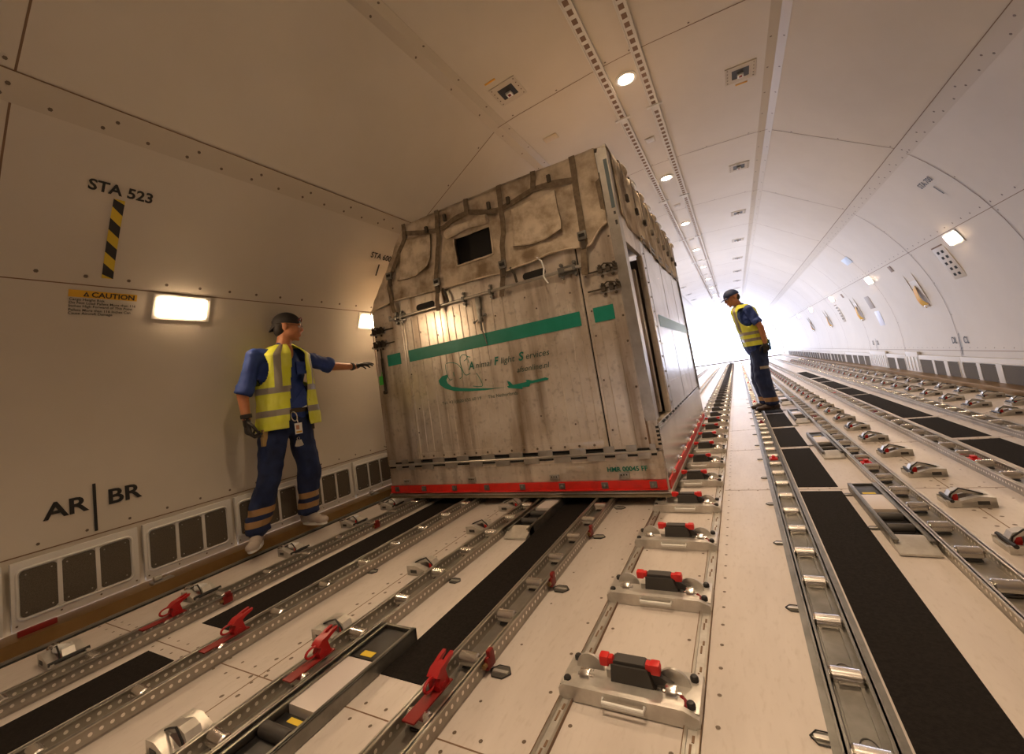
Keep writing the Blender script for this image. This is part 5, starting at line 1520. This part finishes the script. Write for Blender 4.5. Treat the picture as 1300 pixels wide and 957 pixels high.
# --- workman on the right, seen from his left, looking down at the stall
J2 = dict(neck=(.150,6.34,1.425), chest=(.190,6.34,1.220), belly=(.215,6.34,1.035), pelvis=(.235,6.34,.860),
  shl=(.225,6.165,1.355), ell=(.320,6.115,1.105), wrl=(.330,6.150,.900),
  shr=(.215,6.515,1.355), elr=(.300,6.570,1.105), wrr=(.310,6.530,.900),
  hipl=(.245,6.255,.82), hipr=(.240,6.425,.82), knl=(.225,6.245,.47), knr=(.190,6.44,.47), anl=(.270,6.245,.120), anr=(.215,6.43,.120))
g2 = .039
root2 = (.23, 6.33, 0)
o2 = dict(glove=True, ground=g2, footl=(-1,-.12,0), footr=(-1,.12,0), sleeve=.62, tail=.185, tw=.014, shoe=M_boot, sole=M_black,
  handl=((.02,.05,-1),(-.3,1,0),-1,(35,40,30),.0,1.0), handr=((.02,-.05,-1),(-.3,-1,0),1,(35,40,30),.0,1.0),
  bands=[(.150,.205),(.575,.610,lambda p: p.y < 6.30 and .22 < p.x < .40,2)], tr=(.100,.088,.080))
t2, P2, h2, F2, L2, Z2 = person('workman in blue cap and yellow vest standing by the centre aisle looking down', root2, J2, (-1,0), (.065,6.335,1.565), (-.82,-.42,-.26), (-.15,0,.97), 1.0, o2)
vest(t2, root2, J2, F2, L2, .152, .192, .885, 1.445, lambda w: .50, lambda w: .50, [(.945,.985),(1.035,1.075)], [(.72,.92,1.08),(-.92,-.72,1.08)], 1.355)
cap(t2, root2, P2, h2, M_capb, 1.0, 'front')
mb = MB(); ell(mb, P2(0,-.062,-.008), (.062,.050,.055), h2); blob('hair', mb, M_hair, t2, root2, .006, 3)
for s in (-1, 1):
    mb = MB(); mb.sph(P2(s*.030,.079,.004), .0105, 8); mb.build('eye', M_eye, t2, root2)
mb = MB()
mb.prism([(6.16,.80),(6.30,.80),(6.30,.93),(6.16,.94)], .372, .388, 'yz'); mb.build('light_blue_cloth', mat('light_blue_cloth', (.10,.33,.75), .7), t2, root2)

# ------------------------------------------------------------------ light
w = bpy.data.worlds.new('World'); SC.world = w; w.use_nodes = True
bg = w.node_tree.nodes['Background']; bg.inputs['Color'].default_value = (.76,.80,1.0,1); bg.inputs['Strength'].default_value = 6.0
def portal(name, loc, rot, sx, sy):
    l = bpy.data.lights.new(name, 'AREA'); l.shape = 'RECTANGLE'; l.size = sx; l.size_y = sy; l.cycles.is_portal = True
    o = bpy.data.objects.new(name, l); COL.objects.link(o); o.location = loc; o.rotation_euler = rot
portal('door_daylight', (CX-2.95, (DOOR[0]+DOOR[1])/2, 1.3), (0, -PI/2, 0), 2.7, DOOR[1]-DOOR[0])
portal('end_daylight', (CX, YE+.02, 1.7), (-PI/2, 0, 0), 5.9, 3.5)

# ------------------------------------------------------------------ camera
A = (0.49062322, 0.09769189, -0.15484983); FP = 521.6
cy, sy = math.cos(A[0]), math.sin(A[0]); cp_, sp_ = math.cos(A[1]), math.sin(A[1]); cr, sr = math.cos(A[2]), math.sin(A[2])
f = Vector((-sy*cp_, cy*cp_, sp_)); r = Vector((cy, sy, 0)); u = r.cross(f)
r2 = r*cr + u*sr; u2 = -r*sr + u*cr
cam = bpy.data.cameras.new('camera'); cam.sensor_fit = 'HORIZONTAL'; cam.sensor_width = 36; cam.lens = FP/1300*36; cam.shift_y = -45/1300; cam.clip_start = .02
co = bpy.data.objects.new('camera', cam); COL.objects.link(co)
M = Matrix((r2, u2, -f)).transposed().to_4x4(); M.translation = (0, 0, .9); co.matrix_world = M
SC.camera = co
SC.view_settings.view_transform = 'Standard'; SC.view_settings.look = 'None'; SC.view_settings.gamma = 1
SC.view_settings.exposure = 0.17
try: SC.view_settings.use_curve_mapping = False
except Exception: pass
